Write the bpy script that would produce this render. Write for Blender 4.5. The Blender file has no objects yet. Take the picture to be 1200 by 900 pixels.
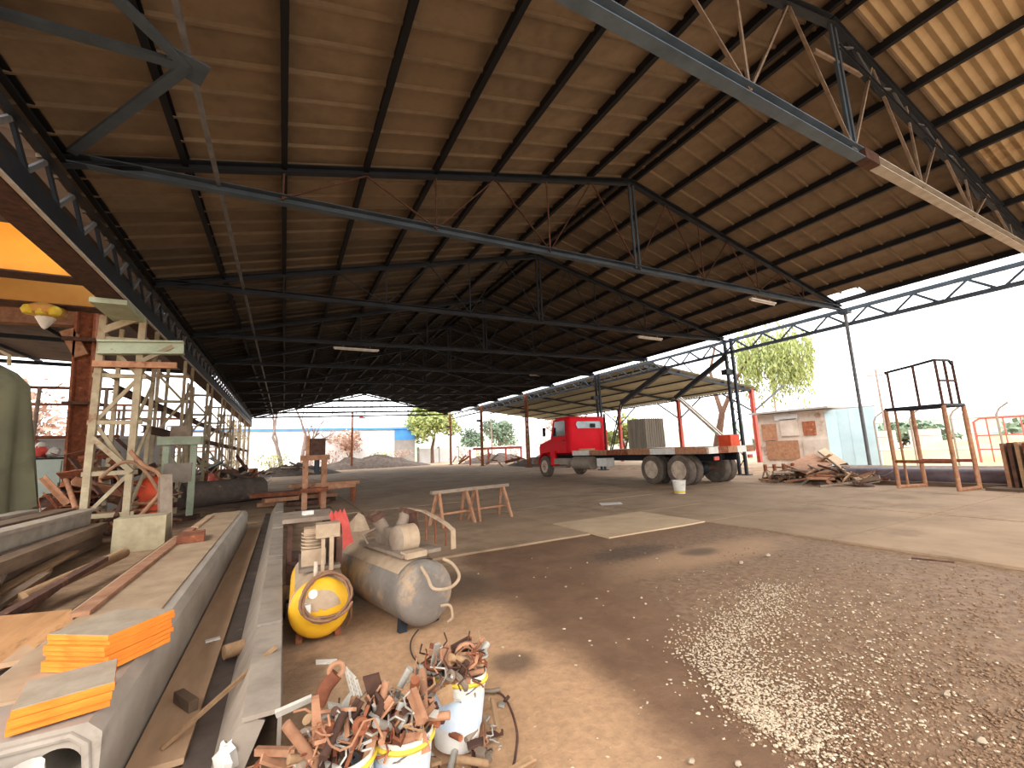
import bpy, bmesh, math, random
from mathutils import Vector, Matrix, Euler, noise

random.seed(7)
scene = bpy.context.scene
C = scene.collection
PI = math.pi

# ------------------------------------------------------------------ camera
CAM_H = 1.5
FOCAL_PX = 499.53
YAW, PITCH, ROLL = math.radians(28.166), math.radians(8.761), math.radians(-2.294)
_f = Vector((math.sin(YAW)*math.cos(PITCH), math.cos(YAW)*math.cos(PITCH), math.sin(PITCH)))
_r = Vector((math.cos(YAW), -math.sin(YAW), 0))
_u = _r.cross(_f)
CR = math.cos(ROLL)*_r + math.sin(ROLL)*_u
CU = -math.sin(ROLL)*_r + math.cos(ROLL)*_u
cd = bpy.data.cameras.new('camera')
cd.sensor_width = 36.0
cd.lens = FOCAL_PX/1200*36
cd.clip_start, cd.clip_end = 0.05, 2000
cam = bpy.data.objects.new('camera', cd)
C.objects.link(cam)
cam.matrix_world = Matrix(((CR.x, CU.x, -_f.x, 0), (CR.y, CU.y, -_f.y, 0), (CR.z, CU.z, -_f.z, CAM_H), (0, 0, 0, 1)))
scene.camera = cam

# ------------------------------------------------------------------ world, light, exposure
w = bpy.data.worlds.new('overcast_sky')
scene.world = w
w.use_nodes = True
_bg = w.node_tree.nodes['Background']
_bg.inputs[0].default_value = (0.985, 0.99, 1.0, 1)
_bg.inputs[1].default_value = 1.6
sd = bpy.data.lights.new('hazy_sun', 'SUN')
sd.energy = 0.9
sd.angle = math.radians(25)
sd.color = (1.0, 0.96, 0.9)
sun = bpy.data.objects.new('hazy_sun', sd)
C.objects.link(sun)
sun.rotation_euler = Euler((math.radians(48), 0, math.radians(-35)))
vs = scene.view_settings
vs.view_transform = 'Standard'
vs.look = 'None'
vs.gamma = 1
vs.use_curve_mapping = False
vs.exposure = 1.32

# ------------------------------------------------------------------ measuring helpers (surveyed directions -> world points)
def ray(px, py):
    return CR*((px-600)/FOCAL_PX) - CU*((py-450)/FOCAL_PX) + _f
def G(px, py, z=0.0):
    d = ray(px, py); t = (z-CAM_H)/d.z
    return Vector((d.x*t, d.y*t, z))
def PY(px, py, Y):
    d = ray(px, py); t = Y/d.y
    return Vector((d.x*t, Y, CAM_H+d.z*t))
def PX(px, py, X):
    d = ray(px, py); t = X/d.x
    return Vector((X, d.y*t, CAM_H+d.z*t))

# ------------------------------------------------------------------ materials
def lin(c):
    return tuple((v/255/12.92 if v/255 <= .04045 else ((v/255+.055)/1.055)**2.4) for v in c) + (1,)
MATS = {}
def mat(name, c1, c2=None, scale=4, rough=.85, metal=0, bump=.15, c3=None, t3=.6, s3=1.3, stretch=(1, 1, 1), rnd=.12, w3=.1, alpha=1, trans=0, world=False, spec=.3):
    m = bpy.data.materials.new(name)
    m.use_nodes = True
    nt = m.node_tree; N = nt.nodes; L = nt.links
    b = N['Principled BSDF']
    b.inputs['Roughness'].default_value = rough
    b.inputs['Metallic'].default_value = metal
    b.inputs['Specular IOR Level'].default_value = spec
    if trans: b.inputs['Transmission Weight'].default_value = trans
    if alpha < 1: b.inputs['Alpha'].default_value = alpha
    tc = N.new('ShaderNodeTexCoord'); mp = N.new('ShaderNodeMapping'); mp.inputs['Scale'].default_value = stretch
    if world:
        ge = N.new('ShaderNodeNewGeometry'); L.new(ge.outputs['Position'], mp.inputs[0])
    else:
        L.new(tc.outputs['Object'], mp.inputs[0])
    n1 = N.new('ShaderNodeTexNoise'); n1.inputs['Scale'].default_value = scale; n1.inputs['Detail'].default_value = 5; n1.inputs['Roughness'].default_value = .65
    L.new(mp.outputs[0], n1.inputs['Vector'])
    c2 = c2 or tuple(v*.8 for v in c1)
    r = N.new('ShaderNodeValToRGB'); r.color_ramp.elements[0].position = .33; r.color_ramp.elements[1].position = .67
    r.color_ramp.elements[0].color = lin(c2); r.color_ramp.elements[1].color = lin(c1)
    L.new(n1.outputs['Fac'], r.inputs[0])
    out = r.outputs[0]
    if c3:
        n2 = N.new('ShaderNodeTexNoise'); n2.inputs['Scale'].default_value = s3; n2.inputs['Detail'].default_value = 6; n2.inputs['Roughness'].default_value = .7
        L.new(mp.outputs[0], n2.inputs['Vector'])
        r2 = N.new('ShaderNodeMapRange'); r2.inputs[1].default_value = t3; r2.inputs[2].default_value = t3+w3
        L.new(n2.outputs['Fac'], r2.inputs[0])
        mx = N.new('ShaderNodeMix'); mx.data_type = 'RGBA'
        L.new(r2.outputs[0], mx.inputs[0]); L.new(out, mx.inputs[6]); mx.inputs[7].default_value = lin(c3)
        out = mx.outputs[2]
    if rnd:
        oi = N.new('ShaderNodeObjectInfo'); mr = N.new('ShaderNodeMapRange'); mr.inputs[3].default_value = 1-rnd; mr.inputs[4].default_value = 1+rnd
        L.new(oi.outputs['Random'], mr.inputs[0])
        hs = N.new('ShaderNodeHueSaturation'); L.new(mr.outputs[0], hs.inputs['Value']); L.new(out, hs.inputs['Color'])
        out = hs.outputs[0]
    L.new(out, b.inputs['Base Color'])
    if bump:
        bp = N.new('ShaderNodeBump'); bp.inputs['Strength'].default_value = bump; bp.inputs['Distance'].default_value = .02
        L.new(n1.outputs['Fac'], bp.inputs['Height']); L.new(bp.outputs[0], b.inputs['Normal'])
    MATS[name] = m
    return m

def _mixc(a, b, k): return tuple(x+(y-x)*k for x, y in zip(a, b))
for _k in range(6):      # roof sheets, from brown to near black; far-end shade painted into the colour
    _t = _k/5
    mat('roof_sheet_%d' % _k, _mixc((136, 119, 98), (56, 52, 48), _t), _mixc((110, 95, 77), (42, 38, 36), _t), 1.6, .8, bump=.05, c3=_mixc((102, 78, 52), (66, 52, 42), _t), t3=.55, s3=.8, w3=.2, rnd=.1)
mat('roof_bare', (206, 184, 148), (180, 156, 120), 1.2, .8, bump=.05, c3=(150, 120, 84), t3=.6, s3=.5, rnd=.06)
mat('roof_grey', (120, 112, 108), (100, 92, 90), 1.2, .85, bump=.05, rnd=.1)
mat('roof_green', (172, 170, 150), (146, 144, 124), .8, .85, bump=.05, c3=(150, 120, 92), t3=.58, s3=.6, rnd=.1)
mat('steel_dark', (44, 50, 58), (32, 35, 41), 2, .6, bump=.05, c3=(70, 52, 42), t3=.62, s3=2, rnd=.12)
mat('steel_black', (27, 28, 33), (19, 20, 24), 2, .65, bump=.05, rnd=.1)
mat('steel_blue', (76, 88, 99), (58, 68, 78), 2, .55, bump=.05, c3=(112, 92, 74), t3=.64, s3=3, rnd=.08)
mat('steel_blue_light', (100, 117, 132), (78, 94, 108), 2, .55, bump=.05, c3=(112, 98, 84), t3=.64, s3=3, rnd=0)
mat('steel_pale', (206, 200, 190), (176, 166, 152), 4, .7, bump=.08, c3=(140, 92, 62), t3=.66, s3=4)
mat('rod', (150, 132, 112), (110, 92, 78), 5, .7, bump=.05, c3=(92, 62, 44), t3=.6, s3=5)
mat('rod_grey', (120, 122, 124), (92, 92, 94), 4, .6, bump=.05)
mat('rust', (150, 88, 58), (104, 60, 42), 8, .9, bump=.3, c3=(180, 118, 82), t3=.58, s3=5, rnd=.25)
mat('rust_dark', (96, 66, 52), (66, 46, 38), 8, .9, bump=.3, c3=(136, 92, 66), t3=.6, s3=5, rnd=.25)
mat('rust_pale', (180, 134, 102), (146, 100, 74), 7, .9, bump=.3, c3=(120, 76, 56), t3=.6, s3=5, rnd=.2)
mat('dusty_steel', (150, 132, 114), (122, 104, 88), 5, .8, bump=.2, c3=(104, 78, 60), t3=.62, s3=3, rnd=.2)
mat('dusty_grey', (164, 150, 134), (138, 124, 110), 4, .85, bump=.12, c3=(154, 134, 110), t3=.58, s3=2, rnd=.08)
mat('concrete_beam', (170, 158, 144), (148, 136, 122), 3, .9, bump=.15, c3=(112, 98, 86), t3=.64, s3=1.4, stretch=(1, .5, 1), rnd=0)
mat('beam_dust', (178, 152, 122), (150, 124, 98), 3, .95, bump=.2, rnd=.05)
mat('plank_dust', (190, 156, 124), (162, 130, 100), 5, .9, bump=.2, c3=(118, 88, 66), t3=.6, s3=2, stretch=(1, .2, 1), rnd=.12)
mat('timber', (176, 142, 106), (138, 106, 76), 9, .9, bump=.3, c3=(110, 84, 62), t3=.6, s3=3, stretch=(1, .15, 1), rnd=.22)
mat('timber_dark', (120, 98, 78), (88, 70, 56), 7, .9, bump=.3, stretch=(1, .2, 1), rnd=.25)
mat('board_brown', (176, 130, 86), (146, 102, 64), 4, .8, bump=.15, c3=(112, 76, 48), t3=.6, s3=3, stretch=(1, .4, 1), rnd=.05)
mat('orange_edge', (246, 146, 52), (226, 118, 36), 6, .8, bump=.2, c3=(190, 104, 50), t3=.62, s3=6, stretch=(1, 1, 6), rnd=.08)
mat('dust_top', (168, 152, 132), (146, 128, 106), 6, .95, bump=.2, c3=(190, 140, 80), t3=.62, s3=6, rnd=.05)
mat('concrete', (164, 137, 109), (140, 115, 90), .8, .9, bump=.1, c3=(110, 88, 68), t3=.52, s3=.5, w3=.22, world=True, rnd=.08)
mat('concrete_pale', (202, 176, 142), (182, 154, 122), 1.5, .9, bump=.1, world=True, rnd=.04)
mat('block', (172, 158, 128), (146, 132, 104), 5, .95, bump=.25)
mat('yellow_paint', (238, 184, 48), (222, 160, 34), 3, .5, bump=.05, c3=(190, 150, 92), t3=.62, s3=3, rnd=0)
mat('dust_skin', (186, 162, 134), (160, 134, 108), 6, .95, bump=.15, rnd=.06)
mat('tank_grey', (138, 128, 117), (112, 104, 96), 3, .65, bump=.08, c3=(170, 142, 112), t3=.5, s3=2, rnd=0)
mat('red_plastic', (224, 96, 84), (196, 70, 60), 5, .6, bump=.1, rnd=.05)
mat('truck_red', (226, 4, 30), (212, 3, 24), 2, .55, bump=0, rnd=0, spec=.15)
mat('black', (34, 32, 32), (22, 21, 21), 4, .7, bump=.1)
mat('tyre', (112, 98, 86), (82, 72, 64), 6, .95, bump=.2, rnd=.1)
mat('rim', (206, 186, 164), (160, 138, 118), 6, .7, bump=.1)
mat('glass', (170, 180, 182), (140, 150, 150), 2, .12, bump=0, rnd=0, spec=.6)
mat('glass_dark', (40, 44, 44), (30, 32, 32), 2, .1, bump=0, rnd=0, spec=.6)
mat('white_paint', (232, 228, 220), (206, 200, 190), 5, .7, bump=.08, c3=(166, 132, 104), t3=.64, s3=5, rnd=.05)
mat('white_plastic', (228, 222, 212), (204, 196, 184), 5, .5, bump=.1, c3=(166, 140, 112), t3=.59, s3=7, rnd=.05)
mat('yellow_rim', (226, 200, 70), (206, 176, 50), 6, .5, bump=.05, rnd=.05)
mat('crate_grey', (150, 138, 122), (122, 112, 98), 3, .9, bump=.2, stretch=(3, 3, .3))
mat('crane_orange', (250, 170, 48), (238, 150, 34), .8, .5, bump=.02, c3=(214, 128, 40), t3=.62, s3=.6, rnd=0)
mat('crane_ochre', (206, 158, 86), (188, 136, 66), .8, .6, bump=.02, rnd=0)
mat('pale_green', (176, 184, 158), (152, 158, 134), 4, .7, bump=.08, c3=(150, 118, 84), t3=.64, s3=4, rnd=.06)
mat('tower_paint', (176, 160, 130), (142, 124, 98), 4, .8, bump=.1, c3=(138, 92, 68), t3=.58, s3=3, rnd=.12)
mat('cabinet', (188, 200, 186), (172, 184, 172), 2, .6, bump=.03, rnd=0)
mat('tarp', (124, 122, 92), (100, 96, 76), 2, .9, bump=.2, c3=(92, 84, 74), t3=.5, s3=1, w3=.3, rnd=0)
mat('white_pink', (226, 214, 206), (206, 190, 180), 1, .9, bump=.05)
mat('wall_grey', (158, 152, 146), (140, 134, 128), 1, .9, bump=.1)
mat('red_paint', (204, 100, 88), (180, 82, 72), 4, .7, bump=.1, c3=(150, 90, 70), t3=.62, s3=4)
mat('orange_red', (224, 84, 44), (200, 66, 34), 4, .6, bump=.05)
mat('blue_roof', (84, 150, 214), (72, 136, 200), 1, .6, bump=0, rnd=.04)
mat('white_wall', (226, 224, 222), (206, 204, 202), .6, .9, bump=.03)
mat('shack_wall', (200, 186, 172), (170, 152, 136), 1.2, .9, bump=.1, c3=(136, 104, 86), t3=.55, s3=.8, rnd=.1)
mat('pale_blue', (196, 218, 222), (180, 204, 210), 1, .8, bump=.05)
mat('bark', (128, 98, 80), (96, 72, 60), 6, .95, bump=.3)
mat('bark_pale', (150, 132, 122), (122, 104, 96), 6, .95, bump=.2)
mat('leaf_lime', (172, 178, 116), (140, 150, 86), 3, .8, bump=0, rnd=.1)
mat('leaf_green', (140, 166, 92), (104, 134, 66), 3, .8, bump=0, rnd=.1)
mat('leaf_grey', (130, 146, 122), (104, 122, 100), 3, .85, bump=0, rnd=.1)
mat('leaf_dry', (206, 174, 156), (178, 142, 124), 3, .9, bump=0, rnd=.1)
mat('hill', (150, 160, 142), (126, 138, 120), .06, .95, bump=0)
mat('soil_heap', (104, 90, 80), (74, 64, 58), 2.5, .95, bump=.4, c3=(150, 130, 108), t3=.62, s3=3)
mat('pebble', (202, 184, 158), (174, 154, 128), 30, .9, bump=.1, world=True, c3=(140, 112, 86), t3=.6, s3=9, rnd=0)
mat('pebble_brown', (146, 116, 90), (112, 87, 66), 40, .9, bump=.1, world=True, c3=(178, 150, 120), t3=.66, s3=20, rnd=0)
mat('hose', (150, 112, 84), (120, 88, 66), 8, .7, bump=.05)
mat('cable', (70, 58, 50), None, 8, .8, bump=.05)
mat('gravel_white', (180, 162, 138), (150, 132, 110), 8, .9, bump=.1)
mat('sheet_plastic', (222, 216, 206), (196, 186, 176), 4, .45, bump=.1, c3=(204, 150, 138), t3=.62, s3=3, rnd=.03)
mat('galv', (190, 184, 172), (150, 142, 130), 6, .5, .2, bump=.1, c3=(150, 110, 82), t3=.64, s3=6)
mat('blue_print', (176, 196, 214), (210, 212, 212), 9, .6, bump=.05, rnd=.03)
mat('yellow_earth', (206, 182, 138), (184, 156, 116), .4, .95, bump=.2)
mat('pipe_purple', (110, 96, 100), (84, 72, 76), 3, .5, bump=.05, c3=(130, 100, 84), t3=.6, s3=2, rnd=.15)

# the beaten-earth floor: dry sand, wet mud and trodden dirt, with shapes of their own
def floor_material():
    m = bpy.data.materials.new('floor_earth'); m.use_nodes = True
    nt = m.node_tree; N = nt.nodes; L = nt.links; b = N['Principled BSDF']
    ge = N.new('ShaderNodeNewGeometry')
    def nz(scale, detail=6, r=.65):
        n = N.new('ShaderNodeTexNoise'); n.inputs['Scale'].default_value = scale; n.inputs['Detail'].default_value = detail; n.inputs['Roughness'].default_value = r
        L.new(ge.outputs['Position'], n.inputs['Vector']); return n.outputs['Fac']
    def rng(src, a, bb, c=0, d=1):
        r = N.new('ShaderNodeMapRange'); r.inputs[1].default_value = a; r.inputs[2].default_value = bb; r.inputs[3].default_value = c; r.inputs[4].default_value = d
        r.interpolation_type = 'SMOOTHSTEP'; L.new(src, r.inputs[0]); return r.outputs[0]
    def mth(op, a, bb):
        n = N.new('ShaderNodeMath'); n.operation = op
        for k, v in ((0, a), (1, bb)):
            if isinstance(v, (int, float)): n.inputs[k].default_value = v
            else: L.new(v, n.inputs[k])
        return n.outputs[0]
    def mix(fac, a, bb):
        n = N.new('ShaderNodeMix'); n.data_type = 'RGBA'
        if isinstance(fac, (int, float)): n.inputs[0].default_value = fac
        else: L.new(fac, n.inputs[0])
        for k, v in ((6, a), (7, bb)):
            if isinstance(v, tuple): n.inputs[k].default_value = lin(v)
            else: L.new(v, n.inputs[k])
        return n.outputs[2]
    sp = N.new('ShaderNodeSeparateXYZ'); L.new(ge.outputs['Position'], sp.inputs[0])
    X, Y = sp.outputs[0], sp.outputs[1]
    big, mid, fine = nz(.7), nz(2.2), nz(14, 8, .75)
    def ell(cx, cy, rx, ry, soft=.5, amp=.9):
        a = mth('DIVIDE', mth('SUBTRACT', X, cx), rx); c = mth('DIVIDE', mth('SUBTRACT', Y, cy), ry)
        d = mth('SQRT', mth('ADD', mth('MULTIPLY', a, a), mth('MULTIPLY', c, c)), 0)
        d = mth('ADD', d, mth('MULTIPLY', mth('SUBTRACT', mid, .5), amp))
        return rng(d, 1-soft, 1+soft, 1, 0)
    col = mix(rng(mid, .35, .65), (172, 142, 112), (146, 118, 92))
    # dry sandy tongue in front of the compressors
    col = mix(mth('MULTIPLY', ell(1.35, 3.2, .95, 2.0, .45, .7), .9), col, (196, 154, 115))
    # wet mud on the right
    mud = rng(mth('ADD', mth('SUBTRACT', X, mth('MULTIPLY', Y, .16)), mth('MULTIPLY', mth('SUBTRACT', big, .5), 1.0)), 1.15, 1.65)
    mudn = mth('MULTIPLY', mud, rng(Y, 7.4, 6.6))
    mudc = mix(rng(mid, .3, .7), (130, 98, 73), (108, 79, 58))
    col = mix(mudn, col, mudc)
    # trodden grey gravelly dirt further right
    gr = rng(mth('ADD', mth('SUBTRACT', X, mth('MULTIPLY', Y, .25)), mth('MULTIPLY', mth('SUBTRACT', mid, .5), 1.6)), 2.0, 3.0)
    gr = mth('MULTIPLY', gr, rng(Y, 6.5, 4.5))
    col = mix(mth('MULTIPLY', gr, .75), col, mix(rng(fine, .4, .62), (116, 90, 68), (166, 136, 106)))
    # dry pale patch inside the mud, dark patch by the compressor, black oil spots
    col = mix(mth('MULTIPLY', ell(5.3, 4.2, 1.5, .4, .5, 1.2), .75), col, (180, 144, 110))
    for (cx, cy, rx, ry) in ((1.78, 4.9, .42, .6), (1.5, 2.95, .16, .16), (5.2, 4.35, .28, .18), (4.4, 4.9, .7, .3)):
        col = mix(mth('MULTIPLY', ell(cx, cy, rx, ry, .5, .9), .7), col, (72, 58, 48))
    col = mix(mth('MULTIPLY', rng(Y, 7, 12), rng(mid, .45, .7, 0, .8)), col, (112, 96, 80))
    col = mix(rng(fine, .35, .7, 0, .35), col, (96, 76, 60))
    L.new(col, b.inputs['Base Color'])
    L.new(rng(mudn, 0, 1, .95, .72), b.inputs['Roughness'])
    b.inputs['Specular IOR Level'].default_value = .3
    bp = N.new('ShaderNodeBump'); bp.inputs['Strength'].default_value = .5; bp.inputs['Distance'].default_value = .02
    L.new(mth('ADD', fine, mth('MULTIPLY', mid, 1.5)), bp.inputs['Height']); L.new(bp.outputs[0], b.inputs['Normal'])
    MATS['floor_earth'] = m
floor_material()
mat('outside_earth', (182, 160, 134), (160, 136, 112), .35, .95, bump=.2, c3=(192, 174, 140), t3=.56, s3=.12, w3=.15, world=True, rnd=0)

def smooth(pts, n=6):
    # rounded path through the given points
    pts = [Vector(p) for p in pts]; out = []
    for i in range(len(pts)-1):
        p0, p1, p2, p3 = pts[max(0, i-1)], pts[i], pts[i+1], pts[min(len(pts)-1, i+2)]
        for k in range(n):
            t = k/n
            out.append(.5*(2*p1+(p2-p0)*t+(2*p0-5*p1+4*p2-p3)*t*t+(3*p1-p0-3*p2+p3)*t**3))
    return out+[pts[-1]]

# ------------------------------------------------------------------ mesh builder
def V(*a):
    return Vector(a)
def frame(d):
    d = d.normalized()
    s = d.cross(Vector((0, 0, 1)))
    s = Vector((1, 0, 0)) if s.length < 1e-4 else s.normalized()
    return d, s, s.cross(d).normalized()
class MB:
    def __init__(self):
        self.v = []; self.f = []; self.s = []
    def add(self, vs, fs, smooth=False):
        k = len(self.v)
        self.v += [Vector(p) for p in vs]
        self.f += [tuple(i+k for i in f) for f in fs]
        self.s += [smooth]*len(fs)
        return self
    def box(self, c, s, rot=None, taper=1.0):
        x, y, z = s[0]/2, s[1]/2, s[2]/2
        pts = [Vector((a*x*(taper if cz > 0 else 1), b*y*(taper if cz > 0 else 1), cz*z)) for cz in (-1, 1) for a, b in ((-1, -1), (1, -1), (1, 1), (-1, 1))]
        if rot is not None:
            R = rot if isinstance(rot, Matrix) else Euler(rot if isinstance(rot, (tuple, list)) else (0, 0, rot)).to_matrix()
            pts = [R@p for p in pts]
        c = Vector(c)
        return self.add([c+p for p in pts], [(0, 3, 2, 1), (4, 5, 6, 7), (0, 1, 5, 4), (1, 2, 6, 5), (2, 3, 7, 6), (3, 0, 4, 7)])
    def ext(self, poly, p0, p1, twist=0):
        p0, p1 = Vector(p0), Vector(p1)
        d, s, u = frame(p1-p0)
        if twist:
            s, u = s*math.cos(twist)+u*math.sin(twist), u*math.cos(twist)-s*math.sin(twist)
        n = len(poly)
        vs = [p0+s*a+u*b for a, b in poly]+[p1+s*a+u*b for a, b in poly]
        fs = [tuple(range(n)), tuple(range(2*n-1, n-1, -1))]+[(i, i+n, (i+1) % n+n, (i+1) % n) for i in range(n)]
        return self.add(vs, fs)
    def bar(self, p0, p1, w=.05, h=None, twist=0):
        h = h or w
        return self.ext([(-w/2, -h/2), (w/2, -h/2), (w/2, h/2), (-w/2, h/2)], p0, p1, twist)
    def tube(self, pts, r, n=8, closed=False, r_end=None):
        pts = [Vector(p) for p in pts]; m = len(pts)
        vs = []; prev = None
        for i, p in enumerate(pts):
            if closed: d = pts[(i+1) % m]-pts[i-1]
            else: d = pts[min(i+1, m-1)]-pts[max(i-1, 0)]
            d.normalize()
            if prev is None: _, s, u = frame(d)
            else:
                s = prev-d*prev.dot(d)
                s = s.normalized() if s.length > 1e-5 else frame(d)[1]
                u = s.cross(d)
            prev = s
            rr = r if r_end is None else r+(r_end-r)*i/max(1, m-1)
            vs += [p+(s*math.cos(2*PI*k/n)+u*math.sin(2*PI*k/n))*rr for k in range(n)]
        fs = []
        for i in range(m if closed else m-1):
            j = (i+1) % m
            fs += [(i*n+k, i*n+(k+1) % n, j*n+(k+1) % n, j*n+k) for k in range(n)]
        self.add(vs, fs, True)
        if not closed:
            self.add(vs[:n], [tuple(range(n))]); self.add(vs[-n:], [tuple(range(n-1, -1, -1))])
        return self
    def cyl(self, p0, p1, r, n=16, r2=None):
        return self.tube([p0, p1], r, n, r_end=r2)
    def lathe(self, prof, p0, d, n=20):
        d, s, u = frame(Vector(d)); p0 = Vector(p0)
        vs = [p0+d*h+(s*math.cos(2*PI*k/n)+u*math.sin(2*PI*k/n))*r for r, h in prof for k in range(n)]
        m = len(prof)
        fs = [(i*n+k, i*n+(k+1) % n, (i+1)*n+(k+1) % n, (i+1)*n+k) for i in range(m-1) for k in range(n)]
        if prof[0][0] > 1e-4: fs.append(tuple(range(n)))
        if prof[-1][0] > 1e-4: fs.append(tuple((m-1)*n+k for k in range(n)))
        return self.add(vs, fs, True)
    def ball(self, c, r, n=10, seed=0, rough=0, flat=(1, 1, 1)):
        vs = []; fs = []; m = max(4, n//2)
        c = Vector(c)
        for i in range(m+1):
            th = PI*i/m
            for k in range(n):
                ph = 2*PI*k/n
                p = Vector((math.sin(th)*math.cos(ph), math.sin(th)*math.sin(ph), math.cos(th)))
                q = 1+(rough*noise.noise(p*1.7+Vector((seed*3.1, seed, 0))) if rough else 0)
                vs.append(c+Vector((p.x*flat[0], p.y*flat[1], p.z*flat[2]))*r*q)
        for i in range(m):
            fs += [(i*n+k, i*n+(k+1) % n, (i+1)*n+(k+1) % n, (i+1)*n+k) for k in range(n)]
        return self.add(vs, fs, True)
    def poly(self, pts, th):       # flat outline in plan, extruded down by th
        n = len(pts); pts = [Vector(p) for p in pts]
        lo = [p-Vector((0, 0, th)) for p in pts]
        return self.add(pts+lo, [tuple(range(n)), tuple(range(2*n-1, n-1, -1))]+[(i, i+n, (i+1) % n+n, (i+1) % n) for i in range(n)])
    def grid(self, fn, nu, nv, smooth=True):
        vs = [Vector(fn(i/nu, j/nv)) for j in range(nv+1) for i in range(nu+1)]
        fs = [(j*(nu+1)+i, j*(nu+1)+i+1, (j+1)*(nu+1)+i+1, (j+1)*(nu+1)+i) for j in range(nv) for i in range(nu)]
        return self.add(vs, fs, smooth)
    def mesh(self, name, material, off=(0, 0, 0), recalc=True):
        off = Vector(off)
        me = bpy.data.meshes.new(name)
        me.from_pydata([p-off for p in self.v], [], self.f)
        me.polygons.foreach_set('use_smooth', self.s)
        if recalc:
            bm = bmesh.new(); bm.from_mesh(me)
            if any(self.s): bmesh.ops.remove_doubles(bm, verts=bm.verts, dist=1e-5)
            bmesh.ops.recalc_face_normals(bm, faces=bm.faces)
            bm.to_mesh(me); bm.free()
        if any(self.s): me.set_sharp_from_angle(angle=math.radians(42))
        me.materials.append(MATS[material])
        return me
    def build(self, name, material, parent=None, local=False, label=None, kind=None, recalc=True):
        off = Vector((0, 0, 0))
        if parent is not None and not local: off = wloc(parent)
        o = bpy.data.objects.new(name, self.mesh(name, material, off, recalc)); C.objects.link(o)
        if parent is not None: o.parent = parent
        if label: o['label'] = label
        if kind: o['kind'] = kind
        return o
def wloc(o):
    p = Vector((0, 0, 0))
    while o is not None:
        p = p+o.location; o = o.parent
    return p
def tag(o, label, cat, group=None, kind=None):
    o['label'] = label; o['category'] = cat
    if group: o['group'] = group
    if kind: o['kind'] = kind
    return o
def thing(name, label, cat, loc=(0, 0, 0), rotz=0, group=None, kind=None):
    o = bpy.data.objects.new(name, None); o.empty_display_size = .2; C.objects.link(o)
    o.location = loc; o.rotation_euler = (0, 0, rotz)
    return tag(o, label, cat, group, kind)
def struct(o, label=None):
    o['kind'] = 'structure'
    if label: o['label'] = label
    return o
def copy_obj(o, parent=None, loc=None, rot=None):
    c = o.copy(); C.objects.link(c)
    if parent is not None: c.parent = parent
    if loc is not None: c.location = loc
    if rot is not None: c.rotation_euler = rot
    return c
def copy_tree(o, parent=None):
    c = o.copy(); C.objects.link(c); c.parent = parent
    for ch in list(o.children): copy_tree(ch, c)
    return c
def piece(mb, name, material, label, cat, group=None, base=None):
    # one-mesh thing, its origin set under its own middle
    xs = [p.x for p in mb.v]; ys = [p.y for p in mb.v]; zs = [p.z for p in mb.v]
    off = Vector(((min(xs)+max(xs))/2, (min(ys)+max(ys))/2, min(zs)))
    o = bpy.data.objects.new(name, mb.mesh(name, material, off)); C.objects.link(o); o.location = off
    return tag(o, label, cat, group)
def I(w, h, tf=.02, tw=.014):
    a, b, c = w/2, h/2, tw/2
    return [(-a, -b), (a, -b), (a, -b+tf), (c, -b+tf), (c, b-tf), (a, b-tf), (a, b), (-a, b), (-a, b-tf), (-c, b-tf), (-c, -b+tf), (-a, -b+tf)]
def CH(w, h, t=.012):
    a, b = w/2, h/2
    return [(-a, -b), (a, -b), (a, -b+t), (-a+t, -b+t), (-a+t, b-t), (a, b-t), (a, b), (-a, b)]
def LL(w, t=.01):
    return [(0, 0), (w, 0), (w, t), (t, t), (t, w), (0, w)]
# ================================================================== SETTING
EAVE_L, RIDGE, EAVE_R = V(-2.83, 0, 5.77), V(7.69, 0, 8.5), V(17.68, 0, 6.2)
def zl(x): return 5.77+.2595*(x+2.83)
def zr(x): return 8.5-.2302*(x-7.69)
def zroof(x): return zl(x) if x < 7.69 else zr(x)
BAY = 4.66
Y_N = 2.75
ROOF_Y0, ROOF_Y1 = -2.0, 49.6

# outside ground
mb = MB(); mb.add([(-500, -120, -.06), (500, -120, -.06), (500, 900, -.06), (-500, 900, -.06)], [(0, 1, 2, 3)])
struct(mb.build('ground', 'outside_earth'), 'dry pale earth of the open yard around the shed')
# earth floor of the shed, uneven
def steps(a, fine0, fine1, b, s_f, s_c):
    out = [a]
    while out[-1] < b-1e-6:
        s = s_f if fine0 <= out[-1] < fine1 else s_c
        out.append(min(b, out[-1]+s))
    return out
xs = steps(-24, -3, 9, 23, .15, 1.5); ys = steps(-9, 1, 8.5, 53, .15, 1.5)
mb = MB(); vs = []
for y in ys:
    for x in xs:
        n = noise.noise(V(x*.8, y*.8, 0))*.014+noise.noise(V(x*3, y*3, 4))*.007
        if 2.2 < x < 7 and y < 5.5: n -= .012
        vs.append(V(x, y, n-.004))
nx = len(xs)
mb.add(vs, [(j*nx+i, j*nx+i+1, (j+1)*nx+i+1, (j+1)*nx+i) for j in range(len(ys)-1) for i in range(nx-1)], True)
floor = struct(mb.build('floor', 'floor_earth', recalc=False), 'brown beaten earth floor with mud and sand patches')

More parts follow.
